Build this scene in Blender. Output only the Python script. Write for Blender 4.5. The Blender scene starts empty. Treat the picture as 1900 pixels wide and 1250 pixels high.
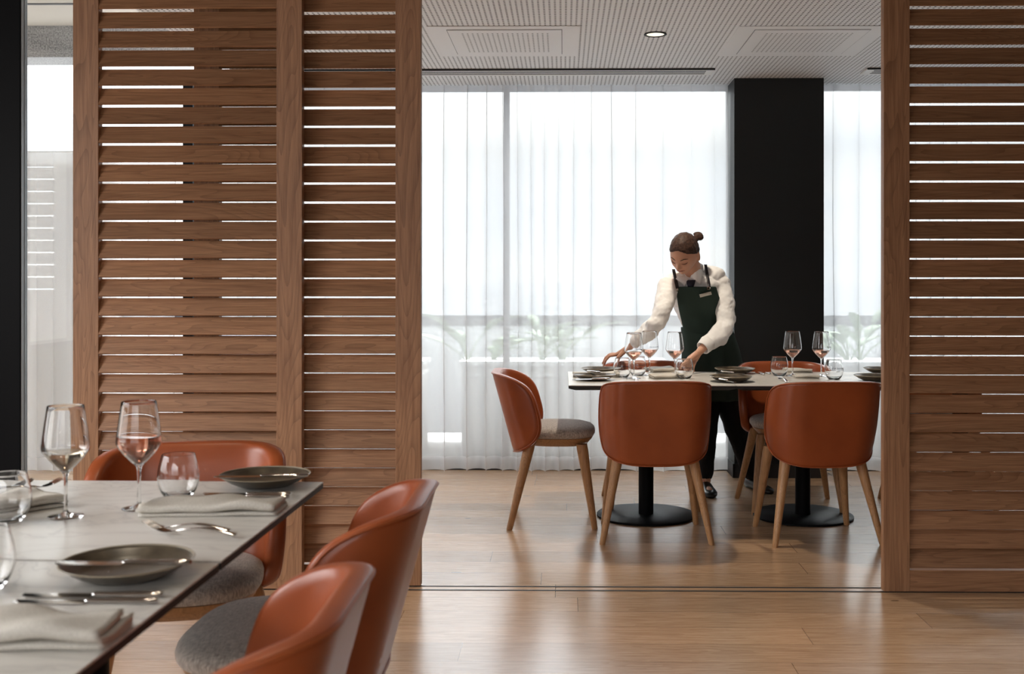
import bpy, bmesh, math, random
from mathutils import Vector, Matrix
random.seed(7)
PI = math.pi
SC = bpy.context.scene
COL = SC.collection

# ------------------------------------------------------------------ camera
TH = 0.0145            # slight turn of the camera to the left of the room axis
F = 2000.0             # focal length in pixels of the 1900 px frame
CX, CY, H = 1016.0, 522.0, 1.26
cd = bpy.data.cameras.new('camera'); cam = bpy.data.objects.new('camera', cd); COL.objects.link(cam)
cam.location = (0, 0, H); cam.rotation_euler = (PI/2, 0, TH)
cd.sensor_width = 36; cd.lens = F/1900*36
cd.shift_x = -(CX-950)/1900; cd.shift_y = -(625-CY)/1900
cd.clip_end = 20000
cd.dof.use_dof = True; cd.dof.focus_distance = 5.3; cd.dof.aperture_fstop = 5.0
SC.camera = cam
SC.view_settings.view_transform = 'Standard'; SC.view_settings.look = 'None'
SC.view_settings.gamma = 1; SC.view_settings.use_curve_mapping = False
SC.view_settings.exposure = 0.4

# ------------------------------------------------------------------ sky
W = bpy.data.worlds.new('sky'); SC.world = W; W.use_nodes = True
nt = W.node_tree; nt.nodes.clear()
def N(t, ty, **kw):
    n = t.nodes.new(ty)
    for k, v in kw.items(): setattr(n, k, v)
    return n
o_ = N(nt, 'ShaderNodeOutputWorld'); b_ = N(nt, 'ShaderNodeBackground')
tc = N(nt, 'ShaderNodeTexCoord'); mp = N(nt, 'ShaderNodeMapping'); mp.inputs['Scale'].default_value = (1.2, 1.2, 5)
no = N(nt, 'ShaderNodeTexNoise'); no.inputs['Scale'].default_value = 2.2; no.inputs['Detail'].default_value = 6
cr = N(nt, 'ShaderNodeValToRGB')
cr.color_ramp.elements[0].position = .38; cr.color_ramp.elements[0].color = (.84, .88, .94, 1)
cr.color_ramp.elements[1].position = .62; cr.color_ramp.elements[1].color = (1, .98, .94, 1)
nt.links.new(tc.outputs['Generated'], mp.inputs[0]); nt.links.new(mp.outputs[0], no.inputs[0])
nt.links.new(no.outputs[0], cr.inputs[0]); nt.links.new(cr.outputs[0], b_.inputs[0])
# overcast sky: pale at the horizon, brighter overhead
sx_ = N(nt, 'ShaderNodeSeparateXYZ'); nt.links.new(tc.outputs['Generated'], sx_.inputs[0])
mr = N(nt, 'ShaderNodeMapRange'); mr.inputs[1].default_value = .12; mr.inputs[2].default_value = .55; mr.inputs[3].default_value = 1.3; mr.inputs[4].default_value = 11.0
nt.links.new(sx_.outputs[2], mr.inputs[0]); nt.links.new(mr.outputs[0], b_.inputs[1]); nt.links.new(b_.outputs[0], o_.inputs[0])

# ------------------------------------------------------------------ large lights (daylight at the windows, added rear fill)
def area(name, loc, rot, sx, sy, power, color=(1, 1, 1), portal=False):
    l = bpy.data.lights.new(name, 'AREA'); l.shape = 'RECTANGLE'; l.size = sx; l.size_y = sy
    l.energy = power; l.color = color
    if portal: l.cycles.is_portal = True
    o = bpy.data.objects.new(name, l); COL.objects.link(o); o.location = loc; o.rotation_euler = rot
    return o
area('portal_window_main', (-.65, 7.45, 1.28), (-PI/2, 0, 0), 3.5, 2.56, 1, portal=True)
area('portal_window_right', (2.6, 7.45, 1.28), (-PI/2, 0, 0), 1.9, 2.56, 1, portal=True)
area('daylight_side_window', (-3.42, 1.5, 1.75), (0, -PI/2, 0), 1.8, 3.0, 22, (1, .95, .89))
area('fill_light_rear', (-1.2, -2.4, 1.75), (PI/2, 0, 0), 3.6, 1.7, 2.5, (1, .94, .87))  # fill light added behind the camera

# ------------------------------------------------------------------ helpers
def ray(px, py):
    r = Vector((math.cos(TH), math.sin(TH), 0)); f = Vector((-math.sin(TH), math.cos(TH), 0))
    return f + r*((px-CX)/F) + Vector((0, 0, 1))*(-(py-CY)/F)
EYE = Vector((0, 0, H))
def oz(px, py, z=.74):
    d = ray(px, py); return EYE + d*((z-H)/d.z)
def oy(px, py, Y):
    d = ray(px, py); return EYE + d*(Y/d.y)
def od(px, py, dep): return EYE + ray(px, py)*dep

class MB:
    def __init__(s): s.v = []; s.f = []
    def add(s, vs, fs):
        n = len(s.v); s.v += [tuple(v) for v in vs]; s.f += [tuple(i+n for i in f) for f in fs]; return s
    def box(s, lo, hi, M=None):
        x0, y0, z0 = lo; x1, y1, z1 = hi
        vs = [Vector(p) for p in ((x0,y0,z0),(x1,y0,z0),(x1,y1,z0),(x0,y1,z0),(x0,y0,z1),(x1,y0,z1),(x1,y1,z1),(x0,y1,z1))]
        if M: vs = [M @ v for v in vs]
        return s.add(vs, [(0,3,2,1),(4,5,6,7),(0,1,5,4),(1,2,6,5),(2,3,7,6),(3,0,4,7)])
    def lathe(s, prof, n=32, c=(0,0,0), closed=False):
        c = Vector(c); vs = []; m = len(prof)
        for k in range(n):
            a = 2*PI*k/n
            for r, z in prof: vs.append(c+Vector((r*math.cos(a), r*math.sin(a), z)))
        fs = []
        for k in range(n):
            k2 = (k+1) % n
            for j in range(m if closed else m-1):
                j2 = (j+1) % m
                fs.append((k*m+j, k2*m+j, k2*m+j2, k*m+j2))
        return s.add(vs, fs)
    def cone(s, p0, p1, r0, r1, n=16, cap=True, sq=1.0, ends=4):
        """tapered limb with rounded ends"""
        p0 = Vector(p0); p1 = Vector(p1); d = p1-p0; L = d.length or 1e-6; z = d/L
        x = z.orthogonal().normalized(); y = z.cross(x)
        rings = []
        if cap:
            for i in range(ends): a = -PI/2+PI/2*i/ends; rings.append((r0*math.cos(a), r0*math.sin(a)))
        rings.append((r0, 0)); rings.append((r1, L))
        if cap:
            for i in range(1, ends+1): a = PI/2*i/ends; rings.append((max(r1*math.cos(a), 1e-5), L+r1*math.sin(a)))
        vs = []
        for r, h in rings:
            r = max(r, 1e-5)
            for k in range(n):
                a = 2*PI*k/n; vs.append(p0+z*h+(x*math.cos(a)+y*math.sin(a)*sq)*r)
        fs = []
        for i in range(len(rings)-1):
            for k in range(n): fs.append((i*n+k, i*n+(k+1)%n, (i+1)*n+(k+1)%n, (i+1)*n+k))
        fs.append(tuple(range(n))[::-1]); fs.append(tuple((len(rings)-1)*n+k for k in range(n)))
        return s.add(vs, fs)
    def chain(s, pts, rs, n=12):
        for i in range(len(pts)-1): s.cone(pts[i], pts[i+1], rs[i], rs[i+1], n)
        return s
    def tube(s, pts, r, n=8, cap=True, closed=False):
        pts = [Vector(p) for p in pts]; m = len(pts); vs = []; up = None
        for i, p in enumerate(pts):
            if closed: t = pts[(i+1) % m]-pts[i-1]
            else: t = pts[min(i+1, m-1)]-pts[max(i-1, 0)]
            t.normalize()
            if up is None: up = t.orthogonal().normalized()
            up = (up-t*up.dot(t)).normalized(); y = t.cross(up)
            rr = r[i] if isinstance(r, (list, tuple)) else r
            for k in range(n): a = 2*PI*k/n; vs.append(p+(up*math.cos(a)+y*math.sin(a))*rr)
        fs = []
        for i in range(m if closed else m-1):
            i2 = (i+1) % m
            for k in range(n): fs.append((i*n+k, i*n+(k+1)%n, i2*n+(k+1)%n, i2*n+k))
        if cap and not closed: fs += [tuple(range(n))[::-1], tuple((m-1)*n+k for k in range(n))]
        return s.add(vs, fs)
    def grid(s, P, close=False):
        """P[i][j] rows of points"""
        m = len(P[0]); vs = [p for r in P for p in r]; fs = []
        for i in range(len(P)-1):
            for j in range(m if close else m-1):
                j2 = (j+1) % m; fs.append((i*m+j, i*m+j2, (i+1)*m+j2, (i+1)*m+j))
        return s.add(vs, fs)
    def loft(s, P):
        m = len(P[0]); n = len(s.v); s.grid(P, True)
        s.f.append(tuple(n+j for j in range(m))[::-1]); s.f.append(tuple(n+(len(P)-1)*m+j for j in range(m)))
        return s
    def ball(s, c, r, M=None, n=24, m=16):
        P = []
        c = Vector(c); r = Vector(r) if not isinstance(r, (int, float)) else Vector((r, r, r))
        for i in range(m+1):
            t = PI*i/m; st = max(math.sin(t), 1e-4); row = []
            for k in range(n):
                a = 2*PI*k/n; v = Vector((r.x*st*math.cos(a), r.y*st*math.sin(a), r.z*math.cos(t)))
                if M: v = M @ v
                row.append(c+v)
            P.append(row)
        return s.loft(P)
    def mesh(s, name, mat, smooth=True, fix=True):
        me = bpy.data.meshes.new(name); me.from_pydata(s.v, [], s.f)
        if fix:
            bm = bmesh.new(); bm.from_mesh(me); bmesh.ops.recalc_face_normals(bm, faces=bm.faces); bm.to_mesh(me); bm.free()
        if smooth: me.polygons.foreach_set('use_smooth', [True]*len(me.polygons))
        if mat: me.materials.append(mat)
        return me
    def build(s, name, mat, parent=None, smooth=True, loc=None, bevel=0, sub=0, solid=0, edge=True):
        o = bpy.data.objects.new(name, s.mesh(name, mat, smooth)); COL.objects.link(o)
        if parent: o.parent = parent
        if loc is not None: o.location = loc
        if solid: m = o.modifiers.new('solid', 'SOLIDIFY'); m.thickness = solid; m.offset = 0
        if bevel:
            m = o.modifiers.new('bevel', 'BEVEL'); m.width = bevel; m.segments = 3; m.limit_method = 'ANGLE'; m.harden_normals = False
        if sub: m = o.modifiers.new('sub', 'SUBSURF'); m.levels = sub; m.render_levels = sub
        if smooth and edge and not sub:
            bm = bmesh.new(); bm.from_mesh(o.data)
            for e in bm.edges:
                if len(e.link_faces) == 2 and e.calc_face_angle(0) > math.radians(42): e.smooth = False
            bm.to_mesh(o.data); bm.free()
        return o
def tag(o, label=None, cat=None, group=None, kind=None):
    if label: o['label'] = label
    if cat: o['category'] = cat
    if group: o['group'] = group
    if kind: o['kind'] = kind
    return o
def thing(name, label, cat, loc=(0,0,0), rz=0, group=None):
    o = bpy.data.objects.new(name, None); COL.objects.link(o); o.location = loc; o.rotation_euler = (0, 0, rz)
    o.empty_display_size = .1
    return tag(o, label, cat, group)
def struct(name, mb, mat, **kw): return tag(mb.build(name, mat, **kw), kind='structure')
def dup(root, loc, rz, label, group=None):
    r = root.copy(); COL.objects.link(r); r.location = loc; r.rotation_euler = (0, 0, rz); r['label'] = label
    if group: r['group'] = group
    for ch in list(root.children):
        c = ch.copy(); COL.objects.link(c); c.parent = r
        for g in ch.children:
            d = g.copy(); COL.objects.link(d); d.parent = c
    return r
def remesh(mb, name, mat, voxel, smooth_it=4, parent=None, disp=0, dsize=.08):
    """fuse overlapping closed shapes into one skin"""
    me = mb.mesh(name, mat); t = bpy.data.objects.new('tmp', me); COL.objects.link(t)
    m = t.modifiers.new('r', 'REMESH'); m.mode = 'VOXEL'; m.voxel_size = voxel; m.use_smooth_shade = True
    if smooth_it: s = t.modifiers.new('s', 'SMOOTH'); s.iterations = smooth_it; s.factor = .5
    if disp:
        tx = bpy.data.textures.new('folds', 'CLOUDS'); tx.noise_scale = dsize; tx.noise_depth = 2
        d = t.modifiers.new('d', 'DISPLACE'); d.texture = tx; d.strength = disp; d.mid_level = .5
    dg = bpy.context.evaluated_depsgraph_get()
    nm = bpy.data.meshes.new_from_object(t.evaluated_get(dg)); nm.name = name
    bpy.data.objects.remove(t)
    nm.polygons.foreach_set('use_smooth', [True]*len(nm.polygons))
    o = bpy.data.objects.new(name, nm); COL.objects.link(o)
    if not nm.materials: nm.materials.append(mat)
    if parent: o.parent = parent
    return o

# ------------------------------------------------------------------ materials
def mat(name, col, rough=.5, metal=0, spec=.5, **kw):
    m = bpy.data.materials.new(name); m.use_nodes = True; b = m.node_tree.nodes['Principled BSDF']
    b.inputs['Base Color'].default_value = (*col, 1); b.inputs['Roughness'].default_value = rough
    b.inputs['Metallic'].default_value = metal; b.inputs['Specular IOR Level'].default_value = spec
    for k, v in kw.items(): b.inputs[k.replace('_', ' ')].default_value = v
    return m
def P(m): return m.node_tree.nodes['Principled BSDF']
def L(m, a, b): m.node_tree.links.new(a, b)
def M_(m, op, a, b=None, c=None):
    n = N(m.node_tree, 'ShaderNodeMath', operation=op)
    for i, x in enumerate((a, b, c)):
        if x is None: continue
        if isinstance(x, (int, float)): n.inputs[i].default_value = x
        else: L(m, x, n.inputs[i])
    return n.outputs[0]
def ramp(m, fac, stops):
    r = N(m.node_tree, 'ShaderNodeValToRGB'); e = r.color_ramp.elements
    while len(e) < len(stops): e.new(.5)
    for i, (p, c) in enumerate(stops): e[i].position = p; e[i].color = (*c, 1)
    L(m, fac, r.inputs[0]); return r.outputs[0]
def noise(m, vec, scale, detail=5, dist=0, rough=.5):
    n = N(m.node_tree, 'ShaderNodeTexNoise'); n.inputs['Scale'].default_value = scale; n.inputs['Detail'].default_value = detail
    n.inputs['Distortion'].default_value = dist; n.inputs['Roughness'].default_value = rough
    if vec is not None: L(m, vec, n.inputs['Vector'])
    return n.outputs[0]
def bump(m, h, strength=.2, dist=.002):
    b = N(m.node_tree, 'ShaderNodeBump'); b.inputs['Strength'].default_value = strength; b.inputs['Distance'].default_value = dist
    L(m, h, b.inputs['Height']); L(m, b.outputs[0], P(m).inputs['Normal'])
def mixc(m, a, b, fac, mode='MIX'):
    n = N(m.node_tree, 'ShaderNodeMix', data_type='RGBA', blend_type=mode)
    for s, x in ((0, fac), (6, a), (7, b)):
        if isinstance(x, (int, float)): n.inputs[s].default_value = x
        elif isinstance(x, tuple): n.inputs[s].default_value = (*x, 1)
        else: L(m, x, n.inputs[s])
    return n.outputs[2]
def wood(name, light, dark, scale, rough=.45, vary=.25, island=True):
    """oak: long grain, cathedral rings, every board its own tone"""
    m = mat(name, light, rough); t = m.node_tree
    tc = N(t, 'ShaderNodeTexCoord'); ge = N(t, 'ShaderNodeNewGeometry'); oi = N(t, 'ShaderNodeObjectInfo')
    rnd = ge.outputs['Random Per Island'] if island else oi.outputs['Random']
    cx = N(t, 'ShaderNodeCombineXYZ')
    for i, k in enumerate((17., 31., 23.)): L(m, M_(m, 'MULTIPLY', rnd, k), cx.inputs[i])
    ad = N(t, 'ShaderNodeVectorMath', operation='ADD'); L(m, tc.outputs['Object'], ad.inputs[0]); L(m, cx.outputs[0], ad.inputs[1])
    mp = N(t, 'ShaderNodeMapping'); mp.inputs['Scale'].default_value = scale; L(m, ad.outputs[0], mp.inputs[0])
    big = noise(m, mp.outputs[0], .5, 2, .9)
    rings = M_(m, 'FRACT', M_(m, 'MULTIPLY', big, 30))
    rings = M_(m, 'POWER', rings, 3)
    mp2 = N(t, 'ShaderNodeMapping'); mp2.inputs['Scale'].default_value = tuple(s*9 if s > 4 else s*3 for s in scale); L(m, ad.outputs[0], mp2.inputs[0])
    fine = noise(m, mp2.outputs[0], 1.0, 5, .2, .7)
    c = ramp(m, fine, [(.3, dark), (.62, light)])
    c = mixc(m, c, tuple(x*.62 for x in dark), M_(m, 'MULTIPLY', rings, .48))
    wn = N(t, 'ShaderNodeTexWhiteNoise', noise_dimensions='1D'); L(m, rnd, wn.inputs['W'])
    v = M_(m, 'ADD', M_(m, 'MULTIPLY', wn.outputs['Value'], vary), 1-vary*.55)
    hs = N(t, 'ShaderNodeHueSaturation'); L(m, c, hs.inputs['Color']); L(m, v, hs.inputs['Value'])
    L(m, hs.outputs[0], P(m).inputs['Base Color'])
    bump(m, M_(m, 'ADD', fine, M_(m, 'MULTIPLY', rings, -.3)), .22, .0015)
    return m
OL, OD = (.40, .205, .105), (.235, .105, .048)
M_slat = wood('oak_boards', OL, OD, (1.3, 10, 13), .5, .36)
M_stile = wood('oak_stile', OL, OD, (10, 10, 1.1), .5, .12)
M_leg = wood('oak_leg', (.50, .27, .12), (.36, .18, .075), (14, 14, 2), .42, .12)

M_floor = mat('floor_planks', (.5, .33, .2), .33, IOR=2.0)
def mk_floor():
    m = M_floor; t = m.node_tree
    tc = N(t, 'ShaderNodeTexCoord'); sp = N(t, 'ShaderNodeSeparateXYZ'); L(m, tc.outputs['Object'], sp.inputs[0])
    x, y = sp.outputs[0], sp.outputs[1]
    ry = M_(m, 'DIVIDE', M_(m, 'SUBTRACT', y, 3.572), .1815); row = M_(m, 'FLOOR', ry); fy = M_(m, 'FRACT', ry)
    wn = N(t, 'ShaderNodeTexWhiteNoise', noise_dimensions='1D'); L(m, row, wn.inputs['W'])
    rx = M_(m, 'DIVIDE', M_(m, 'ADD', x, M_(m, 'MULTIPLY', wn.outputs['Value'], 7.3)), 1.95); col = M_(m, 'FLOOR', rx); fx = M_(m, 'FRACT', rx)
    cb = N(t, 'ShaderNodeCombineXYZ'); L(m, row, cb.inputs[0]); L(m, col, cb.inputs[1])
    w2 = N(t, 'ShaderNodeTexWhiteNoise', noise_dimensions='2D'); L(m, cb.outputs[0], w2.inputs['Vector'])
    g = N(t, 'ShaderNodeCombineXYZ'); L(m, M_(m, 'MULTIPLY', x, 1.2), g.inputs[0]); L(m, M_(m, 'MULTIPLY', y, 13), g.inputs[1]); L(m, M_(m, 'MULTIPLY', w2.outputs['Value'], 40), g.inputs[2])
    big = noise(m, g.outputs[0], .8, 3, .8); fine = noise(m, g.outputs[0], 7, 5, 0, .7)
    c = ramp(m, fine, [(.28, (.37, .225, .128)), (.65, (.54, .36, .225))])
    c = mixc(m, c, (.29, .155, .075), M_(m, 'MULTIPLY', M_(m, 'POWER', M_(m, 'FRACT', M_(m, 'MULTIPLY', big, 9)), 2.5), .35))
    kx = N(t, 'ShaderNodeCombineXYZ'); L(m, M_(m, 'MULTIPLY', x, 1.0), kx.inputs[0]); L(m, M_(m, 'MULTIPLY', y, 3.2), kx.inputs[1])
    vo = N(t, 'ShaderNodeTexVoronoi'); vo.inputs['Scale'].default_value = 1.9; L(m, kx.outputs[0], vo.inputs['Vector'])
    kn = M_(m, 'MULTIPLY', M_(m, 'LESS_THAN', vo.outputs['Distance'], M_(m, 'MULTIPLY', noise(m, kx.outputs[0], 9, 2), .085)), .75)
    c = mixc(m, c, (.06, .03, .015), kn)
    hs = N(t, 'ShaderNodeHueSaturation'); L(m, c, hs.inputs['Color']); L(m, M_(m, 'ADD', M_(m, 'MULTIPLY', w2.outputs['Value'], .34), .82), hs.inputs['Value'])
    e = M_(m, 'MAXIMUM', M_(m, 'LESS_THAN', fy, .011), M_(m, 'LESS_THAN', fx, .0011))
    L(m, mixc(m, hs.outputs[0], (.10, .05, .025), M_(m, 'MULTIPLY', e, .8)), P(m).inputs['Base Color'])
    L(m, M_(m, 'ADD', M_(m, 'MULTIPLY', fine, .05), .21), P(m).inputs['Roughness'])
    bump(m, M_(m, 'SUBTRACT', M_(m, 'MULTIPLY', fine, .06), e), .2, .001)
mk_floor()

M_ceil = mat('perforated_ceiling', (.62, .62, .61), .6)
def mk_ceil():
    m = M_ceil; t = m.node_tree
    tc = N(t, 'ShaderNodeTexCoord'); sp = N(t, 'ShaderNodeSeparateXYZ'); L(m, tc.outputs['Object'], sp.inputs[0])
    p = .0262
    def dist(x, y):
        ax = M_(m, 'SUBTRACT', M_(m, 'FRACT', M_(m, 'DIVIDE', x, p)), .5); ay = M_(m, 'SUBTRACT', M_(m, 'FRACT', M_(m, 'DIVIDE', y, p)), .5)
        return M_(m, 'SQRT', M_(m, 'ADD', M_(m, 'MULTIPLY', ax, ax), M_(m, 'MULTIPLY', ay, ay)))
    hole = M_(m, 'LESS_THAN', dist(sp.outputs[0], sp.outputs[1]), .21)
    L(m, mixc(m, (.84, .855, .87), (.008, .008, .008), hole), P(m).inputs['Base Color'])
    L(m, M_(m, 'MULTIPLY', M_(m, 'SUBTRACT', 1, hole), .5), P(m).inputs['Specular IOR Level'])
    bump(m, M_(m, 'SUBTRACT', 1, hole), .6, .003)
mk_ceil()
M_plaster = mat('ceiling_panel_plain', (.84, .855, .87), .6)
M_white = mat('white_metal', (.8, .8, .78), .4)
M_black = mat('black_paint', (.012, .012, .013), .55)
M_pillar = mat('charcoal_paint', (.013, .015, .016), .5, spec=.3)
M_blackmetal = mat('black_powder_coat', (.003, .003, .004), .5, spec=.1)
M_wall = mat('warm_wall', (.13, .105, .088), .8)
M_darkwall = mat('dark_wall', (.05, .045, .042), .8)
M_leather = mat('tan_leather', (.42, .105, .030), .36)
def mk_leather():
    m = M_leather; tc = N(m.node_tree, 'ShaderNodeTexCoord')
    n1 = noise(m, tc.outputs['Object'], 5, 3); n2 = noise(m, tc.outputs['Object'], 420, 3)
    L(m, ramp(m, n1, [(.3, (.27, .056, .015)), (.7, (.36, .082, .022))]), P(m).inputs['Base Color'])
    bump(m, n2, .10, .0008)
mk_leather()
M_pipe = mat('leather_piping', (.34, .08, .022), .4)
M_fabric = mat('woven_upholstery', (.33, .29, .26), .95, spec=.2)
def mk_fabric():
    m = M_fabric; t = m.node_tree; tc = N(t, 'ShaderNodeTexCoord')
    mp1 = N(t, 'ShaderNodeMapping'); mp1.inputs['Scale'].default_value = (60, 500, 60); L(m, tc.outputs['Object'], mp1.inputs[0])
    mp2 = N(t, 'ShaderNodeMapping'); mp2.inputs['Scale'].default_value = (500, 60, 60); L(m, tc.outputs['Object'], mp2.inputs[0])
    a = M_(m, 'ADD', noise(m, mp1.outputs[0], 1, 2), noise(m, mp2.outputs[0], 1, 2)); a = M_(m, 'MULTIPLY', a, .5)
    L(m, ramp(m, a, [(.36, (.24, .205, .18)), (.62, (.60, .54, .48))]), P(m).inputs['Base Color']); bump(m, a, .5, .0015)
    P(m).inputs['Sheen Weight'].default_value = .3
mk_fabric()
M_stone = mat('pale_stone', (.68, .655, .61), .28)
def mk_stone():
    m = M_stone; tc = N(m.node_tree, 'ShaderNodeTexCoord')
    mp = N(m.node_tree, 'ShaderNodeMapping'); mp.inputs['Scale'].default_value = (1, 2.2, 1); mp.inputs['Rotation'].default_value = (0, 0, .5); L(m, tc.outputs['Object'], mp.inputs[0])
    n1 = noise(m, mp.outputs[0], 2.6, 6, 1.6); v = M_(m, 'ABSOLUTE', M_(m, 'SUBTRACT', n1, .5)); n2 = noise(m, tc.outputs['Object'], 3, 4)
    c = ramp(m, v, [(0, (.50, .48, .45)), (.022, (.66, .635, .59)), (.1, (.70, .68, .635))])
    L(m, mixc(m, c, (.62, .58, .53), M_(m, 'MULTIPLY', n2, .4)), P(m).inputs['Base Color'])
mk_stone()
M_linen = mat('linen', (.60, .565, .50), .9, spec=.2)
def mk_linen():
    m = M_linen; tc = N(m.node_tree, 'ShaderNodeTexCoord'); n1 = noise(m, tc.outputs['Object'], 350, 3)
    L(m, ramp(m, n1, [(.3, (.52, .485, .43)), (.7, (.66, .625, .56))]), P(m).inputs['Base Color']); bump(m, n1, .3, .001)
mk_linen()
M_plate = mat('glazed_stoneware', (.085, .072, .05), .3)
def mk_plate():
    m = M_plate; tc = N(m.node_tree, 'ShaderNodeTexCoord'); n1 = noise(m, tc.outputs['Object'], 28, 5)
    L(m, ramp(m, n1, [(.3, (.045, .034, .023)), (.75, (.12, .092, .06))]), P(m).inputs['Base Color'])
mk_plate()
M_rim = mat('plate_rim', (.30, .25, .18), .3)
M_steel = mat('polished_steel', (.72, .70, .68), .11, 1)
M_glass = mat('clear_glass', (1, 1, 1), .0, Transmission_Weight=1.0, IOR=1.45)
M_rose = mat('rose_wine', (.91, .44, .30), .0, Transmission_Weight=1.0, IOR=1.34)
M_whitewine = mat('pale_wine', (.98, .86, .68), .0, Transmission_Weight=1.0, IOR=1.34)
M_print = mat('dark_print', (.03, .03, .05), .6)
M_whiteprint = mat('white_print', (.75, .75, .75), .6)
def sheer(name, tr, col=(.80, .80, .81)):
    m = bpy.data.materials.new(name); m.use_nodes = True; t = m.node_tree; t.nodes.clear()
    o = N(t, 'ShaderNodeOutputMaterial'); a = N(t, 'ShaderNodeBsdfTransparent'); d = N(t, 'ShaderNodeBsdfDiffuse'); l = N(t, 'ShaderNodeBsdfTranslucent')
    d.inputs[0].default_value = (*col, 1); l.inputs[0].default_value = (*col, 1)
    x = N(t, 'ShaderNodeMixShader'); y = N(t, 'ShaderNodeMixShader'); x.inputs[0].default_value = .5; y.inputs[0].default_value = 1-tr
    L(m, d.outputs[0], x.inputs[1]); L(m, l.outputs[0], x.inputs[2]); L(m, a.outputs[0], y.inputs[1]); L(m, x.outputs[0], y.inputs[2]); L(m, y.outputs[0], o.inputs[0])
    return m
M_sheer = sheer('sheer_voile', .36); M_hem = sheer('sheer_hem', .15)
def pane_mat():
    m = bpy.data.materials.new('window_glass'); m.use_nodes = True; t = m.node_tree; t.nodes.clear()
    o = N(t, 'ShaderNodeOutputMaterial'); a = N(t, 'ShaderNodeBsdfTransparent'); g = N(t, 'ShaderNodeBsdfGlossy'); g.inputs['Roughness'].default_value = .01
    a.inputs[0].default_value = (.93, .95, .95, 1)
    f = N(t, 'ShaderNodeFresnel'); f.inputs[0].default_value = 1.35; x = N(t, 'ShaderNodeMixShader')
    L(m, f.outputs[0], x.inputs[0]); L(m, a.outputs[0], x.inputs[1]); L(m, g.outputs[0], x.inputs[2]); L(m, x.outputs[0], o.inputs[0])
    return m
M_pane = pane_mat()
M_skin = mat('skin', (.62, .33, .22), .5, Subsurface_Weight=.08, Subsurface_Scale=.01)
M_lip = mat('lips', (.48, .17, .13), .45)
M_hair = mat('dark_brown_hair', (.030, .014, .009), .6, spec=.3)
def mk_hair():
    m = M_hair; t = m.node_tree; tc = N(t, 'ShaderNodeTexCoord'); mp = N(t, 'ShaderNodeMapping'); mp.inputs['Scale'].default_value = (160, 25, 160); L(m, tc.outputs['Object'], mp.inputs[0])
    n = noise(m, mp.outputs[0], 1, 3, .5); L(m, ramp(m, n, [(.3, (.020, .010, .008)), (.75, (.085, .042, .026))]), P(m).inputs['Base Color']); bump(m, n, .5, .003)
mk_hair()
M_shirt = mat('white_cotton', (.90, .89, .88), .85, spec=.25)
M_apron = mat('dark_green_canvas', (.022, .042, .034), .75, spec=.3)
M_strap = mat('dark_strap', (.020, .015, .018), .5)
M_tie = mat('navy_tie', (.012, .012, .028), .6)
M_trouser = mat('black_trousers', (.008, .008, .009), .8, spec=.2)
M_shoe = mat('black_shoe_leather', (.012, .012, .012), .3)
M_badge = mat('name_badge', (.62, .58, .52), .4)
M_lamp = bpy.data.materials.new('lamp_glow'); M_lamp.use_nodes = True
P(M_lamp).inputs['Emission Color'].default_value = (1, .86, .62, 1); P(M_lamp).inputs['Emission Strength'].default_value = .85
M_granite = mat('granite', (.30, .29, .29), .6)
def mk_gran():
    m = M_granite; tc = N(m.node_tree, 'ShaderNodeTexCoord'); mp = N(m.node_tree, 'ShaderNodeMapping'); mp.inputs['Rotation'].default_value = (0, .6, 0); mp.inputs['Scale'].default_value = (1, 1, 9)
    L(m, tc.outputs['Object'], mp.inputs[0]); a = noise(m, tc.outputs['Object'], 90, 4); b = noise(m, mp.outputs[0], 1.5, 3)
    L(m, ramp(m, M_(m, 'ADD', M_(m, 'MULTIPLY', a, .7), M_(m, 'MULTIPLY', b, .4)), [(.4, (.16, .155, .16)), (.7, (.52, .50, .49))]), P(m).inputs['Base Color'])
mk_gran()
M_soffit = mat('soffit', (.62, .56, .49), .8)
M_concrete = mat('terrace_paving', (.42, .41, .40), .85)
M_render = mat('terrace_render', (.62, .60, .58), .85)
M_greymetal = mat('grey_metal', (.20, .205, .22), .45, .4)
M_alu = mat('window_frame', (.42, .43, .46), .4, .3)
M_leaf = mat('leaf', (.20, .27, .17), .5)
M_rail = mat('balustrade_grey', (.045, .047, .056), .6)
M_land = mat('far_land', (.42, .46, .50), 1)
def mk_land():
    m = M_land; tc = N(m.node_tree, 'ShaderNodeTexCoord'); mp = N(m.node_tree, 'ShaderNodeMapping'); mp.inputs['Scale'].default_value = (.02, .004, 1); L(m, tc.outputs['Object'], mp.inputs[0])
    L(m, ramp(m, noise(m, mp.outputs[0], 1, 6), [(.4, (.050, .054, .060)), (.6, (.072, .075, .080))]), P(m).inputs['Base Color'])
mk_land()

# ------------------------------------------------------------------ room
CE = 2.565
struct('floor', MB().box((-3.5, -2.6, -.15), (4.2, 7.3, 0)), M_floor, smooth=False)
# far room ceiling
struct('ceiling', MB().box((-2.05, 4.5, CE), (4.2, 7.28, CE+.2)), M_ceil, smooth=False)
struct('ceiling_front', MB().box((-3.5, -2.6, 2.72), (4.2, 4.36, 2.9)), M_wall, smooth=False)
struct('trim_1', MB().box((-3.5, 4.36, 2.575), (4.2, 4.5, 2.9)), M_black, smooth=False)
struct('wall_right', MB().box((4.2, -2.6, -.15), (4.4, 7.3, 2.9)), M_wall, smooth=False)
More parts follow.
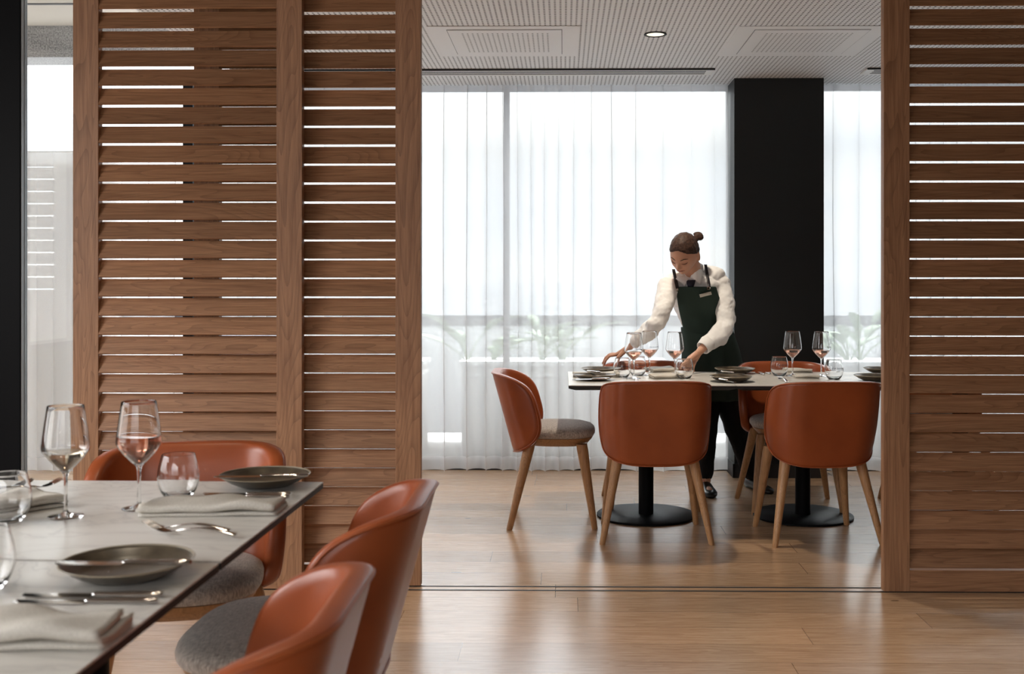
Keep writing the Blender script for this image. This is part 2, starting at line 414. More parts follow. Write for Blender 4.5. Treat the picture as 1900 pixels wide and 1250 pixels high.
# left wall with a window opening, rear wall with a window opening
wl = MB().box((-3.7, -2.6, -.15), (-3.5, -.1, 2.9)).box((-3.7, 3.1, -.15), (-3.5, 4.36, 2.9)).box((-3.7, -.1, -.15), (-3.5, 3.1, .8)).box((-3.7, -.1, 2.7), (-3.5, 3.1, 2.9))
struct('wall_left', wl, M_wall, smooth=False)
wr = MB().box((-3.5, -2.8, -.15), (-3.1, -2.6, 2.9)).box((.8, -2.8, -.15), (4.2, -2.6, 2.9)).box((-3.1, -2.8, -.15), (.8, -2.6, .85)).box((-3.1, -2.8, 2.65), (.8, -2.6, 2.9))
struct('wall_rear', wr, M_wall, smooth=False)
def win(name, lo, hi, axis, nb, m=M_blackmetal, t=.05):
    """frame with bars in a wall opening; axis 'x' or 'y' = direction the window runs along"""
    mb = MB(); (x0, y0, z0), (x1, y1, z1) = lo, hi
    def seg(a0, a1, zz0, zz1):
        if axis == 'x': mb.box((a0, y0, zz0), (a1, y1, zz1))
        else: mb.box((x0, a0, zz0), (x1, a1, zz1))
    a, b = (x0, x1) if axis == 'x' else (y0, y1)
    seg(a, b, z0, z0+t); seg(a, b, z1-t, z1)
    for i in range(nb+1):
        c = a+(b-a-t)*i/nb; seg(c, c+t, z0, z1)
    return struct(name, mb, m, smooth=False)
w1 = win('window_1', (-3.62, -.1, .8), (-3.56, 3.1, 2.7), 'y', 3)
w2 = win('window_2', (-3.1, -2.72, .85), (.8, -2.66, 2.65), 'x', 4)
# sliding track slots
for i, y in enumerate((4.396, 4.451)):
    struct('trim_%d' % (i+2), MB().box((-2.0, y-.0065, -.01), (2.3, y+.0065, .0012)), M_black, smooth=False)

# black post and glass at the left
struct('trim_4', MB().box((-2.75, 4.36, 0), (-2.2115, 4.412, 2.9)), M_blackmetal, smooth=False, bevel=.003)
struct('trim_5', MB().box((-2.2115, 4.366, 0), (-2.2095, 4.385, 2.575)).box((-2.2115, 4.39, 0), (-2.2085, 4.412, 2.575)), M_alu, smooth=False)
struct('window_3', MB().box((-2.2085, 4.398, 0), (-2.010, 4.404, 2.575)), M_pane, smooth=False)
struct('wall_front', MB().box((-3.5, 4.36, 0), (-2.75, 4.41, 2.6)), M_darkwall, smooth=False)

# pillar
struct('wall_pillar', MB().box((1.093+.006, 6.94, 0), (1.672, 7.26, CE)), M_pillar, smooth=False)
struct('baseboard_pillar', MB().box((1.092, 6.93, 0), (1.679, 6.94, .09)).box((1.088, 6.93, 0), (1.099, 7.2, .09)), M_black, smooth=False)

# rear glazing
def glazing(name, x0, x1, posts):
    mb = MB(); Y0, Y1 = 7.33, 7.39
    mb.box((x0, Y0, 0), (x1, Y1, .05)); mb.box((x0, Y0, 2.558), (x1, Y1, 2.6))
    for p in posts: mb.box((p-.02, Y0-.02, 0), (p+.02, Y1, 2.6))
    f = struct(name, mb, M_alu, smooth=False)
    g = MB().box((x0, 7.355, .05), (x1, 7.361, 2.558)).build('glass_pane', M_pane, f, smooth=False)
    return f
glazing('window_4', -2.42, 1.2, (-2.40, -.385, 1.13))
glazing('window_5', 1.6, 3.6, (1.66, 3.55))
struct('trim_6', MB().box((-2.5, 7.2, 0), (4.2, 7.32, .012)), M_black, smooth=False)
struct('wall_back', MB().box((3.6, 7.28, 0), (4.2, 7.4, 2.6)), M_wall, smooth=False)
struct('wall_corner', MB().box((-2.50, 7.05, 0), (-2.435, 7.40, 2.57)), M_blackmetal, smooth=False)

# ------------------------------------------------------------------ ceiling fittings
def hatch(x0, y0, label):
    r = thing('ceiling_access_panel', label, 'ceiling panel', (x0, y0, CE), 0, 'access panels in the perforated ceiling')
    s = .30; g = .392
    MB().box((-g, -.365, -.004), (g, .365, -.001)).build('border', M_plaster, r, smooth=False)
    MB().box((-s, -s, -.0055), (s, s, -.0042)).build('gap_line', M_greymetal, r, smooth=False)
    MB().box((-s+.004, -s+.004, -.0075), (s-.004, s-.004, -.005)).build('door_leaf', M_plaster, r, smooth=False)
    mb = MB(); p = .0262
    for i in range(18):
        for j in range(18):
            cx, cy = (i-8.5)*p, (j-8.5)*p
            mb.add([Vector((cx+.0052*math.cos(a*PI/4), cy+.0052*math.sin(a*PI/4), -.0079)) for a in range(8)], [tuple(range(8))])
    mb.build('perforations', M_black, r, smooth=False)
    return r
pa = oz(948, 75, CE); pb = oz(1492, 76, CE)
hatch(-.305, 5.865, 'square access panel in the ceiling above the left end of the curtain')
hatch(1.29, 5.885, 'square access panel in the ceiling just in front of the dark pillar')
def diffuser(x0, x1, label):
    yc = 6.70
    r = thing('slot_air_diffuser', label, 'air vent', ((x0+x1)/2, yc, CE), 0, 'linear vents along the window')
    h = (x1-x0)/2
    MB().box((-h, -.085, -.010), (h, .085, -.002)).build('frame', M_white, r, smooth=False)
    mb = MB().box((-h, -.092, -.0115), (h, -.083, -.001))
    for k in range(3):
        y = -.045+k*.042; mb.box((-h+.05, y-.009, -.0112), (h-.05, y+.009, -.0098))
    mb.build('slots', M_black, r, smooth=False)
diffuser(-2.02, .93, 'long white slot air vent in the ceiling left of the pillar')
diffuser(1.86, 3.9, 'short white slot air vent in the ceiling right of the pillar')
def downlight(x, y, z, label, power, size=1.9, col=(1, .80, .56), fit=True):
    if fit:
        r = thing('recessed_downlight', label, 'ceiling light', (x, y, z), 0)
        MB().lathe([(.046, -.0015), (.060, -.0015), (.0605, -.004), (.056, -.006), (.048, -.005), (.045, .0)], 40).build('trim_ring', M_blackmetal, r)
        MB().lathe([(.0001, -.0022), (.047, -.0022), (.047, -.0012), (.0001, -.0012)], 40).build('lamp_face', M_lamp, r)
    l = bpy.data.lights.new('downlight_beam', 'SPOT'); l.energy = power; l.spot_size = size; l.spot_blend = .6; l.color = col; l.shadow_soft_size = .045
    o = bpy.data.objects.new('downlight_beam', l); COL.objects.link(o); o.location = (x, y, z-.012)
q = oz(1216, 63, CE)
downlight(q.x, q.y, CE, 'round warm downlight glowing in the perforated ceiling', 75, col=(1, .87, .70))
for x, y, e in ((-1.1, 2.7, 14), (-1.1, 1.2, 8), (.9, 2.9, 5)):
    l = bpy.data.lights.new('front_downlight_and_fill', 'SPOT'); l.energy = e; l.spot_size = 2.2; l.spot_blend = .8; l.color = (1, .84, .64); l.shadow_soft_size = .05
    o = bpy.data.objects.new('front_downlight_and_fill', l); COL.objects.link(o); o.location = (x, y, 2.7)

for x, y, e in ((1.25, 3.1, 62), (.35, 3.1, 24)):  # extra unseen spots added to brighten the front floor
    l = bpy.data.lights.new('front_downlight_and_fill', 'SPOT'); l.energy = e; l.spot_size = 1.0; l.spot_blend = 1; l.color = (1, .86, .68); l.shadow_soft_size = .05
    o = bpy.data.objects.new('front_downlight_and_fill', l); COL.objects.link(o); o.location = (x, y, 2.7)

# ------------------------------------------------------------------ louvre screens
PZ = .0786; Z0 = .094
def screen(label, x0, x1, yf, top=2.56, sw=.105):
    r = thing('louvre_screen', label, 'screen', ((x0+x1)/2, yf+.02, 0), 0, 'sliding oak louvre screens')
    h = (x1-x0)/2; z0 = .004
    for s in (-1, 1):
        a, b = (-h, -h+sw) if s < 0 else (h-sw, h)
        MB().box((a, -.02, z0), (b, .02, top)).build('stile', M_stile, r, smooth=False, bevel=.0015)
    MB().box((-h+sw, -.019, z0), (h-sw, .019, Z0-.004)).build('bottom_rail', M_slat, r, smooth=False, bevel=.0015)
    n = int((top-.02-Z0)/PZ)
    MB().box((-h+sw, -.019, Z0+n*PZ+.004), (h-sw, .019, top)).build('top_rail', M_slat, r, smooth=False, bevel=.0015)
    mb = MB(); ax = Vector((0, .0165, .0345)); nv = Vector((0, .0345, -.0165)).normalized()*.0042; ex = Vector((h-sw+.002, 0, 0))
    for i in range(n):
        c = Vector((0, 0, Z0+(i+.5)*PZ+random.uniform(-.0006, .0006)))
        a2 = ax+Vector((0, random.uniform(-.0006, .0006), random.uniform(-.0002, .0002)))
        vs = [c+sx*ex+sa*a2+sn*nv for sx in (-1, 1) for sa, sn in ((-1, -1), (1, -1), (1, 1), (-1, 1))]
        mb.add(vs, [(0,1,2,3),(7,6,5,4),(0,4,5,1),(1,5,6,2),(2,6,7,3),(3,7,4,0)])
    mb.build('slats', M_slat, r, smooth=False)
    return r
screen('oak louvre screen at the left, nearest the black post', -2.009, -1.067, 4.388)
screen('oak louvre screen behind the left one, edging the opening', -1.530, -.588, 4.443)
screen('darker oak louvre screen at the right of the opening', 1.299, 2.241, 4.388)

# ------------------------------------------------------------------ curtains
def curtain(x0, x1, z1, yc, label, seed, op_per=.135, m=None):
    rnd = random.Random(seed); r = thing('sheer_curtain', label, 'curtain', ((x0+x1)/2, yc, 0), 0, 'white sheer curtains on the windows')
    n = int((x1-x0)/.004); h = (x1-x0)/2; pts = []
    ks = [(rnd.uniform(.06, .16), rnd.uniform(0, 6.28), rnd.uniform(.4, 1)) for _ in range(5)]
    ph = 0; pers = []
    for i in range(n+1):
        s = i/n*(x1-x0)
        env = .5+.5*math.sin(s*2.3+seed)+.35*math.sin(s*5.1+2*seed)
        per = op_per*(1+.35*math.sin(s*3.7+seed)); ph += 2*PI*(x1-x0)/n/per
        amp = (.0200+.009*max(0, env))*(per/.15)
        pts.append((s-h+amp*math.sin(ph), ph, .012+.03*max(0.15, env), s))
    zs = [.012, .03, .06, .10, .4, 1.0, 1.7, z1]
    def rows(zl):
        R = []
        for z in zl:
            t = 1-z/z1
            R.append([Vector((-h+(x-(-h))*(1) + .004*math.sin(sv*9+z*2), ya*math.cos(phv)*(.55+.5*t)+.006*math.sin(sv*21+z*3), z+(.004*math.sin(sv*8) if z < .05 else 0))) for x, phv, ya, sv in pts])
        return R
    MB().grid(rows([.10, .4, 1.0, 1.7, z1])).build('voile', m or M_sheer, r, edge=False)
    MB().grid(rows([.012, .03, .06, .10])).build('hem', M_hem, r, edge=False)
    return r
curtain(-2.34, 1.083, 2.56, 7.13, 'wide floor-length sheer white curtain left of the dark pillar', 3)
curtain(1.69, 3.5, 2.56, 7.13, 'sheer white curtain between the dark pillar and the right screen', 8)
curtain(-3.6, -2.52, 2.11, 7.05, 'short sheer white curtain at the far left beside the black post', 5, m=sheer('sheer_voile_fine', .55))

# ------------------------------------------------------------------ terrace outside
struct('ground_terrace', MB().box((-9, 7.42, -.2), (9, 9.2, -.02)).box((-9, 4.5, -.2), (-3.6, 7.42, -.02)), M_concrete, smooth=False)
struct('wall_shade_terrace', MB().box((-4.8, 4.5, -.15), (-4.6, 8.0, 3.17)), M_render, smooth=False)  # unseen wall added to keep side light off the curtain
struct('floor_terrace', MB().box((-4.6, 4.5, -.15), (-3.5, 7.3, 0)), M_floor, smooth=False)
struct('ground_far', MB().box((-9000, 30, -14), (9000, 9000, -13.2)), M_land, smooth=False)
struct('ceiling_soffit_and_shade', MB().box((-9, 4.5, 3.17), (-2.51, 8.0, 3.3)).box((-2.51, 4.5, 3.17), (-2.0, 8.0, 3.3)).box((-2.0, 7.4, 2.9), (9, 8.1, 3.1)), M_soffit, smooth=False)  # soffit stretched for shade; unseen overhang added above the main terrace
struct('trim_7', MB().box((-9, 8.0, 2.935), (-2.0, 8.3, 3.4)), M_granite, smooth=False)
struct('trim_8', MB().box((-6, 7.35, 3.160), (-2.45, 7.362, 3.172)), M_greymetal, smooth=False)
r = thing('balustrade', 'grey metal balustrade with glass infill beyond the sheer curtains', 'balustrade', (0, 8.62, 0))
MB().box((-9, -.03, .905), (9, .03, .99)).build('handrail', M_rail, r, smooth=False)
for i in range(7): MB().box((-4.5+i*1.5-.02, -.02, -.02), (-4.5+i*1.5+.02, .02, .905)).build('post', M_greymetal, r, smooth=False)
M_frost = mat('frosted_infill', (.80, .82, .86), .5)
MB().box((-9, -.008, .05), (9, .008, .905)).build('glass_infill', M_frost, r, smooth=False)
for i, (xa, xb) in enumerate(((-3.2, -1.05), (-.75, .75), (1.5, 3.6))):
    r = thing('planter_box', ('long pale planter box behind the curtain at the left', 'pale planter box behind the curtain near the woman', 'pale planter box behind the curtain right of the pillar')[i], 'planter', ((xa+xb)/2, 8.15, -.02), 0, 'pale planters on the terrace')
    h = (xb-xa)/2
    MB().box((-h, -.2, 0), (h, .2, .66)).build('trough', M_render, r, smooth=False, bevel=.004)
    MB().box((-h-.02, -.22, .66), (h+.02, .22, .69)).box((-h-.01, -.215, .58), (h+.01, .215, .595)).build('rim', M_white, r, smooth=False)
def plant(x, y, z, hgt, n, seed, label):
    rnd = random.Random(seed); r = thing('strap_leaf_plant', label, 'plant', (x, y, z), 0, 'plants on the terrace')
    mb = MB(); st = MB()
    for k in range(n):
        a = rnd.uniform(0, 2*PI); lean = rnd.uniform(.08, .38)*hgt; hh = hgt*rnd.uniform(.55, 1)
        d = Vector((math.cos(a), math.sin(a)*.4, 0)); sd = Vector((-d.y, d.x, 0)).normalized() if d.length else Vector((0,1,0))
        sd = Vector((rnd.uniform(.5, 1), rnd.uniform(-.5, .5), 0)).normalized()
        stem = [Vector((0,0,0))+d*lean*t*t+Vector((0,0,hh*.55*t)) for t in (0, .33, .66, 1)]
        st.tube(stem, .006, 5)
        P_ = []; b = stem[-1]
        for i in range(8):
            t = i/7; w = .045*math.sin(PI*min(1, t*.95+.05))**.8+.002
            c = b+d*(lean*(t*1.2+t*t*.8))+Vector((0,0,hh*.45*(t-.45*t*t*(1+lean))))
            P_.append([c-sd*w, c+Vector((0,0,-.008)), c+sd*w])
        mb.grid(P_)
    mb.build('leaves', M_leaf, r, edge=False, solid=.002); st.build('stems', M_leaf, r)
for i, (px, hg) in enumerate(((868, .95), (912, .62), (1002, .9), (1045, .8), (1596, 1.0), (1575, .7))):
    p = oy(px, 690, 8.15)
    plant(p.x, 8.15, .60, hg*.62, 7, 20+i, ('tall strap-leaved plant behind the curtain, leftmost of the terrace plants', 'low spreading plant behind the curtain just left of the window post', 'tall leafy plant behind the curtain just right of the window post', 'leafy plant behind the curtain above the left chair back', 'tallest arching plant behind the curtain right of the pillar', 'lower leafy plant behind the curtain right beside the pillar')[i])
# made-up panel; its bright slits stand in for louvre reflections in the glass
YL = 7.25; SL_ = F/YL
r = thing('louvre_reflection_panel', 'pale slatted panel standing in for louvre reflections at the far left', 'screen', (-3.45, YL, 0))
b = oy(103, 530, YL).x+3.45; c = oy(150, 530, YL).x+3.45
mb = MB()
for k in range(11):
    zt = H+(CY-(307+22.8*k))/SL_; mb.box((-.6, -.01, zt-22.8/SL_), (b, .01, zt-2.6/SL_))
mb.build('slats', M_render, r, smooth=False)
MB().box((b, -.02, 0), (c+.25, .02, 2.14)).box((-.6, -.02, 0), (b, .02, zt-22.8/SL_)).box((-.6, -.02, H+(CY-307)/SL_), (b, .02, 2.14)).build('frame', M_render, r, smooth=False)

# ------------------------------------------------------------------ dining chair
def plan(a, hw=.267, flat=.12, rad=.145):
    """plan curve of the wrap-around back: arc length -> (x, forward)"""
    s = 1 if a >= 0 else -1; a = abs(a); fl = hw-rad
    if a < fl: return Vector((s*a, .016*(a/fl)**2*0, 0)), Vector((0, -1, 0))
    th = (a-fl)/rad
    if th < PI/2*.93:
        return Vector((s*(fl+rad*math.sin(th)), rad*(1-math.cos(th)), 0)), Vector((s*math.sin(th), -math.cos(th), 0))
    t0 = PI/2*.93; e = a-fl-rad*t0
    return Vector((s*(fl+rad*math.sin(t0)+e*math.cos(t0)), rad*(1-math.cos(t0))+e*math.sin(t0), 0)), Vector((s*math.sin(t0), -math.cos(t0), 0))
ZT, ZB = .79, .368; ZM = .60; AL = .395
def back_pt(a, z, off=0.0):
    p, nrm = plan(a)
    lean = -.27+.115*(ZT-z)/.42
    k = 1-.10*max(0, (ZM-z)/.24)**2-.03*max(0, (z-ZM)/.2)**2
    return Vector((p.x*k, p.y+lean, z))-nrm*off+Vector((0, 0, .0))
def back_outline(phi):
    c, s = math.cos(phi), math.sin(phi)
    if s >= 0: n = 3.9; hz = ZT-ZM
    else: n = 2.6; hz = ZM-ZB
    r = (abs(c)**n+abs(s)**n)**(-1/n)
    return AL*r*c, ZM+hz*r*s-(.0 if s < 0 else .006*abs(c*r)**2)
def make_chair(label):
    r = thing('dining_chair', label, 'chair', (0, 0, 0), 0, 'tan leather dining chairs')
    NS = 96; NR = 12; T = .042
    rows = []
    # outer surface from centre to rim, round the rim, inner surface back to the centre
    prof = [(k/NR, 0.0) for k in range(0, NR+1)]
    rim = [(1+.012*math.sin(PI*t), T*.9*t) for t in (.15, .35, .55, .75, .92)]
    inner = [(1-.02-(k-1)/NR*.98, T*(.95+.12*math.sin(PI*min(1, k/NR*1.4)))) for k in range(1, NR+1)]
    inner[-1] = (0.0, T)
    for f, off in prof+rim+inner:
        row = []
        for k in range(NS):
            ph = 2*PI*k/NS; a, z = back_outline(ph); f2 = max(f, .002)
            row.append(back_pt(a*f2, ZM+(z-ZM)*f2, off))
        rows.append(row)
    bk = MB().loft(rows).build('backrest', M_leather, r, edge=False)
    for off, nm in ((-.001, 'piping'),):
        pts = []
        for k in range(NS):
            a, z = back_outline(2*PI*k/NS); pts.append(back_pt(a*.985, ZM+(z-ZM)*.985, -.0015))
        MB().tube(pts, .0032, 6, closed=True).build('piping', M_pipe, bk)
    # seat cushion
    def seat_ring(sc, z, m=48, yo=0):
        R = []
        for k in range(m):
            ph = 2*PI*k/m; c, s = math.cos(ph), math.sin(ph); n = 2.9
            rr = (abs(c)**n+abs(s)**n)**(-1/n)
            w = .226*(1+.05*s); R.append(Vector((w*sc*rr*c, .208*sc*rr*s+.062+yo, z)))
        return R
    R = [seat_ring(.01, .452)]+[seat_ring(s, z) for s, z in ((.9, .452), (.965, .456), (.995, .466), (1.0, .478), (.985, .489), (.93, .499), (.82, .507), (.65, .513), (.4, .517), (.2, .518), (.01, .518))]
    MB().loft(R).build('seat_cushion', M_fabric, r, edge=False)
    R = [seat_ring(s, z) for s, z in ((.01, .408), (.72, .408), (.80, .411), (.93, .442), (.945, .4525), (.01, .4525))]
    MB().loft(R).build('seat_frame', M_leg, r)
    for sx in (-1, 1):
        for (fx, fy, tx, ty) in ((.262, -.172, .178, -.070), (.240, .262, .188, .196)):
            b = Vector((sx*fx, fy, 0)); t = Vector((sx*tx, ty, .425)); R = []
            for q_, rr in ((0, .0125), (.012, .0145), (.3, .018), (.7, .0235), (.93, .027), (1, .0255)):
                c = b.lerp(t, q_); R.append([c+Vector((rr*math.cos(a)*(abs(math.cos(a))**.25+.02)*1.0+0, rr*math.sin(a)*(abs(math.sin(a))**.25+.02), 0)) if False else c+Vector((rr*math.cos(a), rr*math.sin(a)*1.08, 0)) for a in [2*PI*k/16 for k in range(16)]])
            MB().loft(R).build('leg', M_leg, r)
    return r
def chair_at(pfoot, rz, label, first=None):
    pass
q6 = (oz(1117, 1010, 0)+oz(1321, 1010, 0))/2
chair = make_chair('tan leather dining chair with its back to us, in front of the woman')
chair.location = (q6.x, q6.y+.172, 0)
q7 = (oz(1425, 1012, 0)+oz(1631, 1014, 0))/2
dup(chair, (q7.x+.012, q7.y+.172, 0), math.radians(5), 'tan leather dining chair with its back to us, beside the right screen')
qs = oz(945, 983, 0)
dup(chair, (qs.x+.172, qs.y+.262, 0), -PI/2, 'tan leather dining chair in profile facing right at the far table end')
dup(chair, (.50, 6.18, 0), PI, 'mostly hidden tan chair facing us whose top edge the woman grips')
q5 = (oz(1367, 924, 0)+oz(1536, 925, 0))/2
dup(chair, (q5.x, q5.y-.172, 0), PI, 'dining chair facing us in front of the dark pillar, pale seat showing')
dup(chair, (oz(1630, 920, 0).x+.25, q5.y-.16, 0), PI, 'dining chair behind the right screen, only one foot in the opening')
dup(chair, (-1.035, 2.90, 0), math.radians(189), 'tan leather dining chair at the far end of the near table, facing us')
dup(chair, (-.564, 2.395, 0), PI/2, 'large tan leather dining chair right of the near table, farther of the two')
dup(chair, (-.578, 1.62, 0), PI/2, 'large tan leather dining chair nearest the camera, cut by the bottom edge')

# ------------------------------------------------------------------ tables
def make_table(label, w, d):
    r = thing('pedestal_table', label, 'table', (0, 0, 0), 0, 'stone-topped pedestal tables')
    mb = MB(); mb.box((-w/2, -d/2, .7358), (w/2, d/2, .740)); mb.build('table_top', M_stone, r, smooth=False, bevel=.001)
    c = .012; e = .035
    vs = [Vector((sx*(w/2-k), sy*(d/2-k), z)) for z, k in ((.7357, .0), (.7235, .0), (.712, e)) for sx, sy in ((-1,-1),(1,-1),(1,1),(-1,1))]
    MB().add(vs, [(0,1,2,3),(11,10,9,8)]+[(b_+i, b_+4+i, b_+4+(i+1)%4, b_+(i+1)%4) for b_ in (0, 4) for i in range(4)]).build('edge_underside', M_black, r, smooth=False)
    MB().lathe([(.0001, .0), (.040, .0), (.040, .705), (.0001, .705)], 32, (0, 0, .010)).build('column', M_blackmetal, r)
    MB().lathe([(.0001, 0), (.262, 0), (.265, .002), (.265, .010), (.262, .0125), (.0001, .0125)], 64).build('base_plate', M_blackmetal, r)
    MB().box((-.2, -.2, .700), (.2, .2, .7119)).build('mount_plate', M_blackmetal, r, smooth=False)
    return r
e0 = oz(1055, 714.6); e1 = oz(1056.3, 689.2); wt = .838; dt = e1.y-e0.y
t1 = make_table('stone-topped pedestal table the woman is setting', wt, dt)
t1.location = (e0.x+wt/2, (e0.y+e1.y)/2, 0)
T1 = t1.location.copy()
dup(t1, (T1.x+wt+.003, T1.y, 0), 0, 'stone-topped pedestal table beside the dark pillar and right screen')
dup(t1, (T1.x+2*(wt+.003), T1.y, 0), 0, 'stone-topped pedestal table hidden behind the right louvre screen')
a = oz(599.6, 893.7); b = oz(407, 1043); rot = math.atan2(-(b.x-a.x), -(b.y-a.y))*-1
dn = (a-b).length-.010
tn = make_table('near stone-topped table, back part with two wine glasses', .86, dn)
dirv = (b-a).normalized(); perp = Vector((dirv.y, -dirv.x, 0))
if perp.x > 0: perp = -perp
rz = math.atan2(perp.y, perp.x)-PI
c = a+dirv*dn/2+perp*.43; tn.location = (c.x, c.y, 0); tn.rotation_euler = (0, 0, rz)
c2 = a+dirv*(dn*1.5+.012)+perp*.43
dup(tn, (c2.x, c2.y, 0), rz, 'near stone-topped table in the bottom left corner with a dark plate')

# ------------------------------------------------------------------ tableware
TZ = .7402
def spl(p, k=4):
    """smooth curve through profile points"""
    o = []
    for i in range(len(p)-1):
        a, b, c, d = p[max(i-1, 0)], p[i], p[i+1], p[min(i+2, len(p)-1)]
        for j in range(k):
            t = j/k; o.append(tuple(max(.0002, .5*(2*b[q]+(c[q]-a[q])*t+(2*a[q]-5*b[q]+4*c[q]-d[q])*t*t+(3*b[q]-a[q]-3*c[q]+d[q])*t**3)) if q == 0 else .5*(2*b[q]+(c[q]-a[q])*t+(2*a[q]-5*b[q]+4*c[q]-d[q])*t*t+(3*b[q]-a[q]-3*c[q]+d[q])*t**3) for q in (0, 1)))
    o.append(p[-1]); return o
def make_wine(label, wine, wn):
    r = thing('wine_glass', label, 'wine glass', (0, 0, 0), 0, 'stemmed wine glasses')
    o = [(.0002, .0), (.036, .0), (.0375, .0012), (.036, .0024), (.018, .0055), (.007, .010), (.0042, .020), (.0038, .060), (.0048, .088), (.0085, .0985), (.020, .110), (.035, .1265), (.0465, .142), (.0500, .151), (.0495, .162), (.0455, .195), (.0385, .2440), (.0378, .2455)]
    i = [(.0370, .2440), (.0442, .195), (.0483, .162), (.0488, .151), (.0453, .1425), (.0338, .127), (.0188, .1112), (.0075, .1015), (.0002, .1000)]
    MB().lathe(o[:3]+spl(o[3:-1])+[o[-1]]+spl(i), 56).build('glass_body', M_glass, r)
    lv = wn
    rad = [(.0002, .1004), (.0068, .1020), (.0183, .1117), (.0333, .1275), (.0448, .1430)]
    if lv > .151: rad += [(.0483, .151), (.0482, lv)]
    else: rad = [p for p in rad if p[1] < lv]+[(.0448*(lv-.05)/(.143-.05), lv)]
    MB().lathe(rad+[(.0002, lv)], 48).build('wine', wine, r)
    return r
def make_tumbler(label):
    r = thing('stemless_tumbler', label, 'water glass', (0, 0, 0), 0, 'stemless water glasses')
    o = [(.0002, 0), (.026, 0), (.031, .003), (.0405, .018), (.0468, .036), (.0485, .050), (.0470, .070), (.0425, .090), (.0385, .1050), (.0378, .1058)]
    i = [(.0370, .1050), (.0410, .090), (.0455, .070), (.0470, .050), (.0453, .037), (.039, .021), (.030, .0105), (.0002, .0085)]
    MB().lathe(o[:2]+spl(o[2:-1])+[o[-1]]+spl(i[:-1])+[i[-1]], 56).build('glass_body', M_glass, r)
    return r
def script(parent, txt, rad, z, ang, size, m):
    cu = bpy.data.curves.new('lettering', 'FONT'); cu.body = txt; cu.size = size; cu.align_x = 'CENTER'; cu.shear = .3; cu.extrude = .0001
    t = bpy.data.objects.new('tmp', cu); COL.objects.link(t); dg = bpy.context.evaluated_depsgraph_get()
    me = bpy.data.meshes.new_from_object(t.evaluated_get(dg)); bpy.data.objects.remove(t)
    for v in me.vertices:
        th = ang+v.co.x/rad; v.co = Vector((math.cos(th)*(rad+.0003+v.co.z), math.sin(th)*(rad+.0003+v.co.z), z+v.co.y))
    me.materials.clear(); me.materials.append(m); o = bpy.data.objects.new('lettering', me); COL.objects.link(o); o.parent = parent
w0 = make_wine('wine glass on the near table, right one, with more rose wine', M_rose, .166)
p = oz(258, 943); w0.location = (p.x, p.y, TZ)
w1_ = make_wine('wine glass on the near table, left one, nearly clear wine', M_whitewine, .143)
p = oz(122, 958); w1_.location = (p.x, p.y, TZ)
wf = make_wine('wine glass left of the two close together by the woman\'s hand', M_rose, .143)
p = oz(1176, 702); wf.location = (p.x, p.y, TZ)
script(wf, 'the bound salt', .0500, .156, -PI/2+.75, .011, M_print)
G = [((1205, 696), 'wine glass just right of its twin, before the white sleeve'), ((1252, 699), 'wine glass in front of the green apron'),
     ((1470.5, 697), 'wine glass against the dark pillar, on the right table'), ((1524, 698), 'wine glass on the right table at the pillar\'s right edge')]
for i, ((px, py), lb) in enumerate(G):
    p = oz(px, py); dup(wf, (p.x, p.y, TZ), (-.2, .3, 1.2, .9)[i], lb)
tb = make_tumbler('clear stemless tumbler behind the folded napkin on the near table')
p = oz(331, 924); tb.location = (p.x, p.y, TZ)
p = oz(14, 968); dup(tb, (p.x, p.y, TZ), 0, 'clear stemless tumbler at the left edge, in front of a napkin')
p = oz(-30, 1094); dup(tb, (p.x, p.y, TZ), 0, 'clear stemless tumbler cut by the left edge of the picture, lowest one')
tf = make_tumbler('stemless tumbler on the far table, nearest its left end')
p = oz(1154.5, 700); tf.location = (p.x, p.y, TZ)
script(tf, 'the bound', .0480, .058, -PI/2, .016, M_print)
script(tf, 'salt', .0485, .042, -PI/2, .016, M_print)
for (px, py), lb in (((1183, 697), 'stemless tumbler behind the stem of the leftmost far wine glass'), ((1270, 702.5), 'stemless tumbler in front of the woman\'s lower hand'),
                     ((1446, 697), 'stemless tumbler on the right table left of the wine glasses'), ((1547.5, 704), 'stemless tumbler on the right table beyond the last wine glass')):
    p = oz(px, py); dup(tf, (p.x, p.y, TZ), .2, lb)
def make_plate(label, R=.115):
    r = thing('side_plate', label, 'plate', (0, 0, 0), 0, 'dark stoneware plates')
    k = R/.115
    MB().lathe([(.0002, 0), (.056*k, 0), (.063*k, .001), (.086*k, .011), (.107*k, .0245), (.1125*k, .0280), (.1105*k, .0280), (.102*k, .0235), (.088*k, .0145), (.078*k, .0085), (.0002, .0065)], 64).build('dish', M_plate, r)
    MB().lathe([(.1098*k, .0280), (.1125*k, .0277), (.1140*k, .0291), (.1125*k, .0305), (.1100*k, .0297)], 64, closed=True).build('rim', M_rim, r)
    return r
pl = make_plate('dark glazed plate with a knife across it at the table corner')
p = oz(492, 900); pl.location = (p.x, p.y, TZ)
p = oz(237, 1069); dup(pl, (p.x, p.y, TZ), .5, 'dark plate with a knife across it, nearest the camera')
FP = [((1103, 704.5), 'dark plate at the near left corner of the far table'), ((1115, 692), 'dark plate with a small knife at the far table\'s left end'),
      ((1363.5, 692.5), 'dark plate beside the woman at the back edge of the tables'), ((1357, 707.5), 'dark plate at the front edge where the two far tables meet'),
      ((1640, 692), 'dark plate partly behind the right screen, back edge'), ((1625, 706), 'dark plate just visible by the right screen, front edge')]
for (px, py), lb in FP:
    p = oz(px, py); dup(pl, (p.x, p.y, TZ), .3, lb)

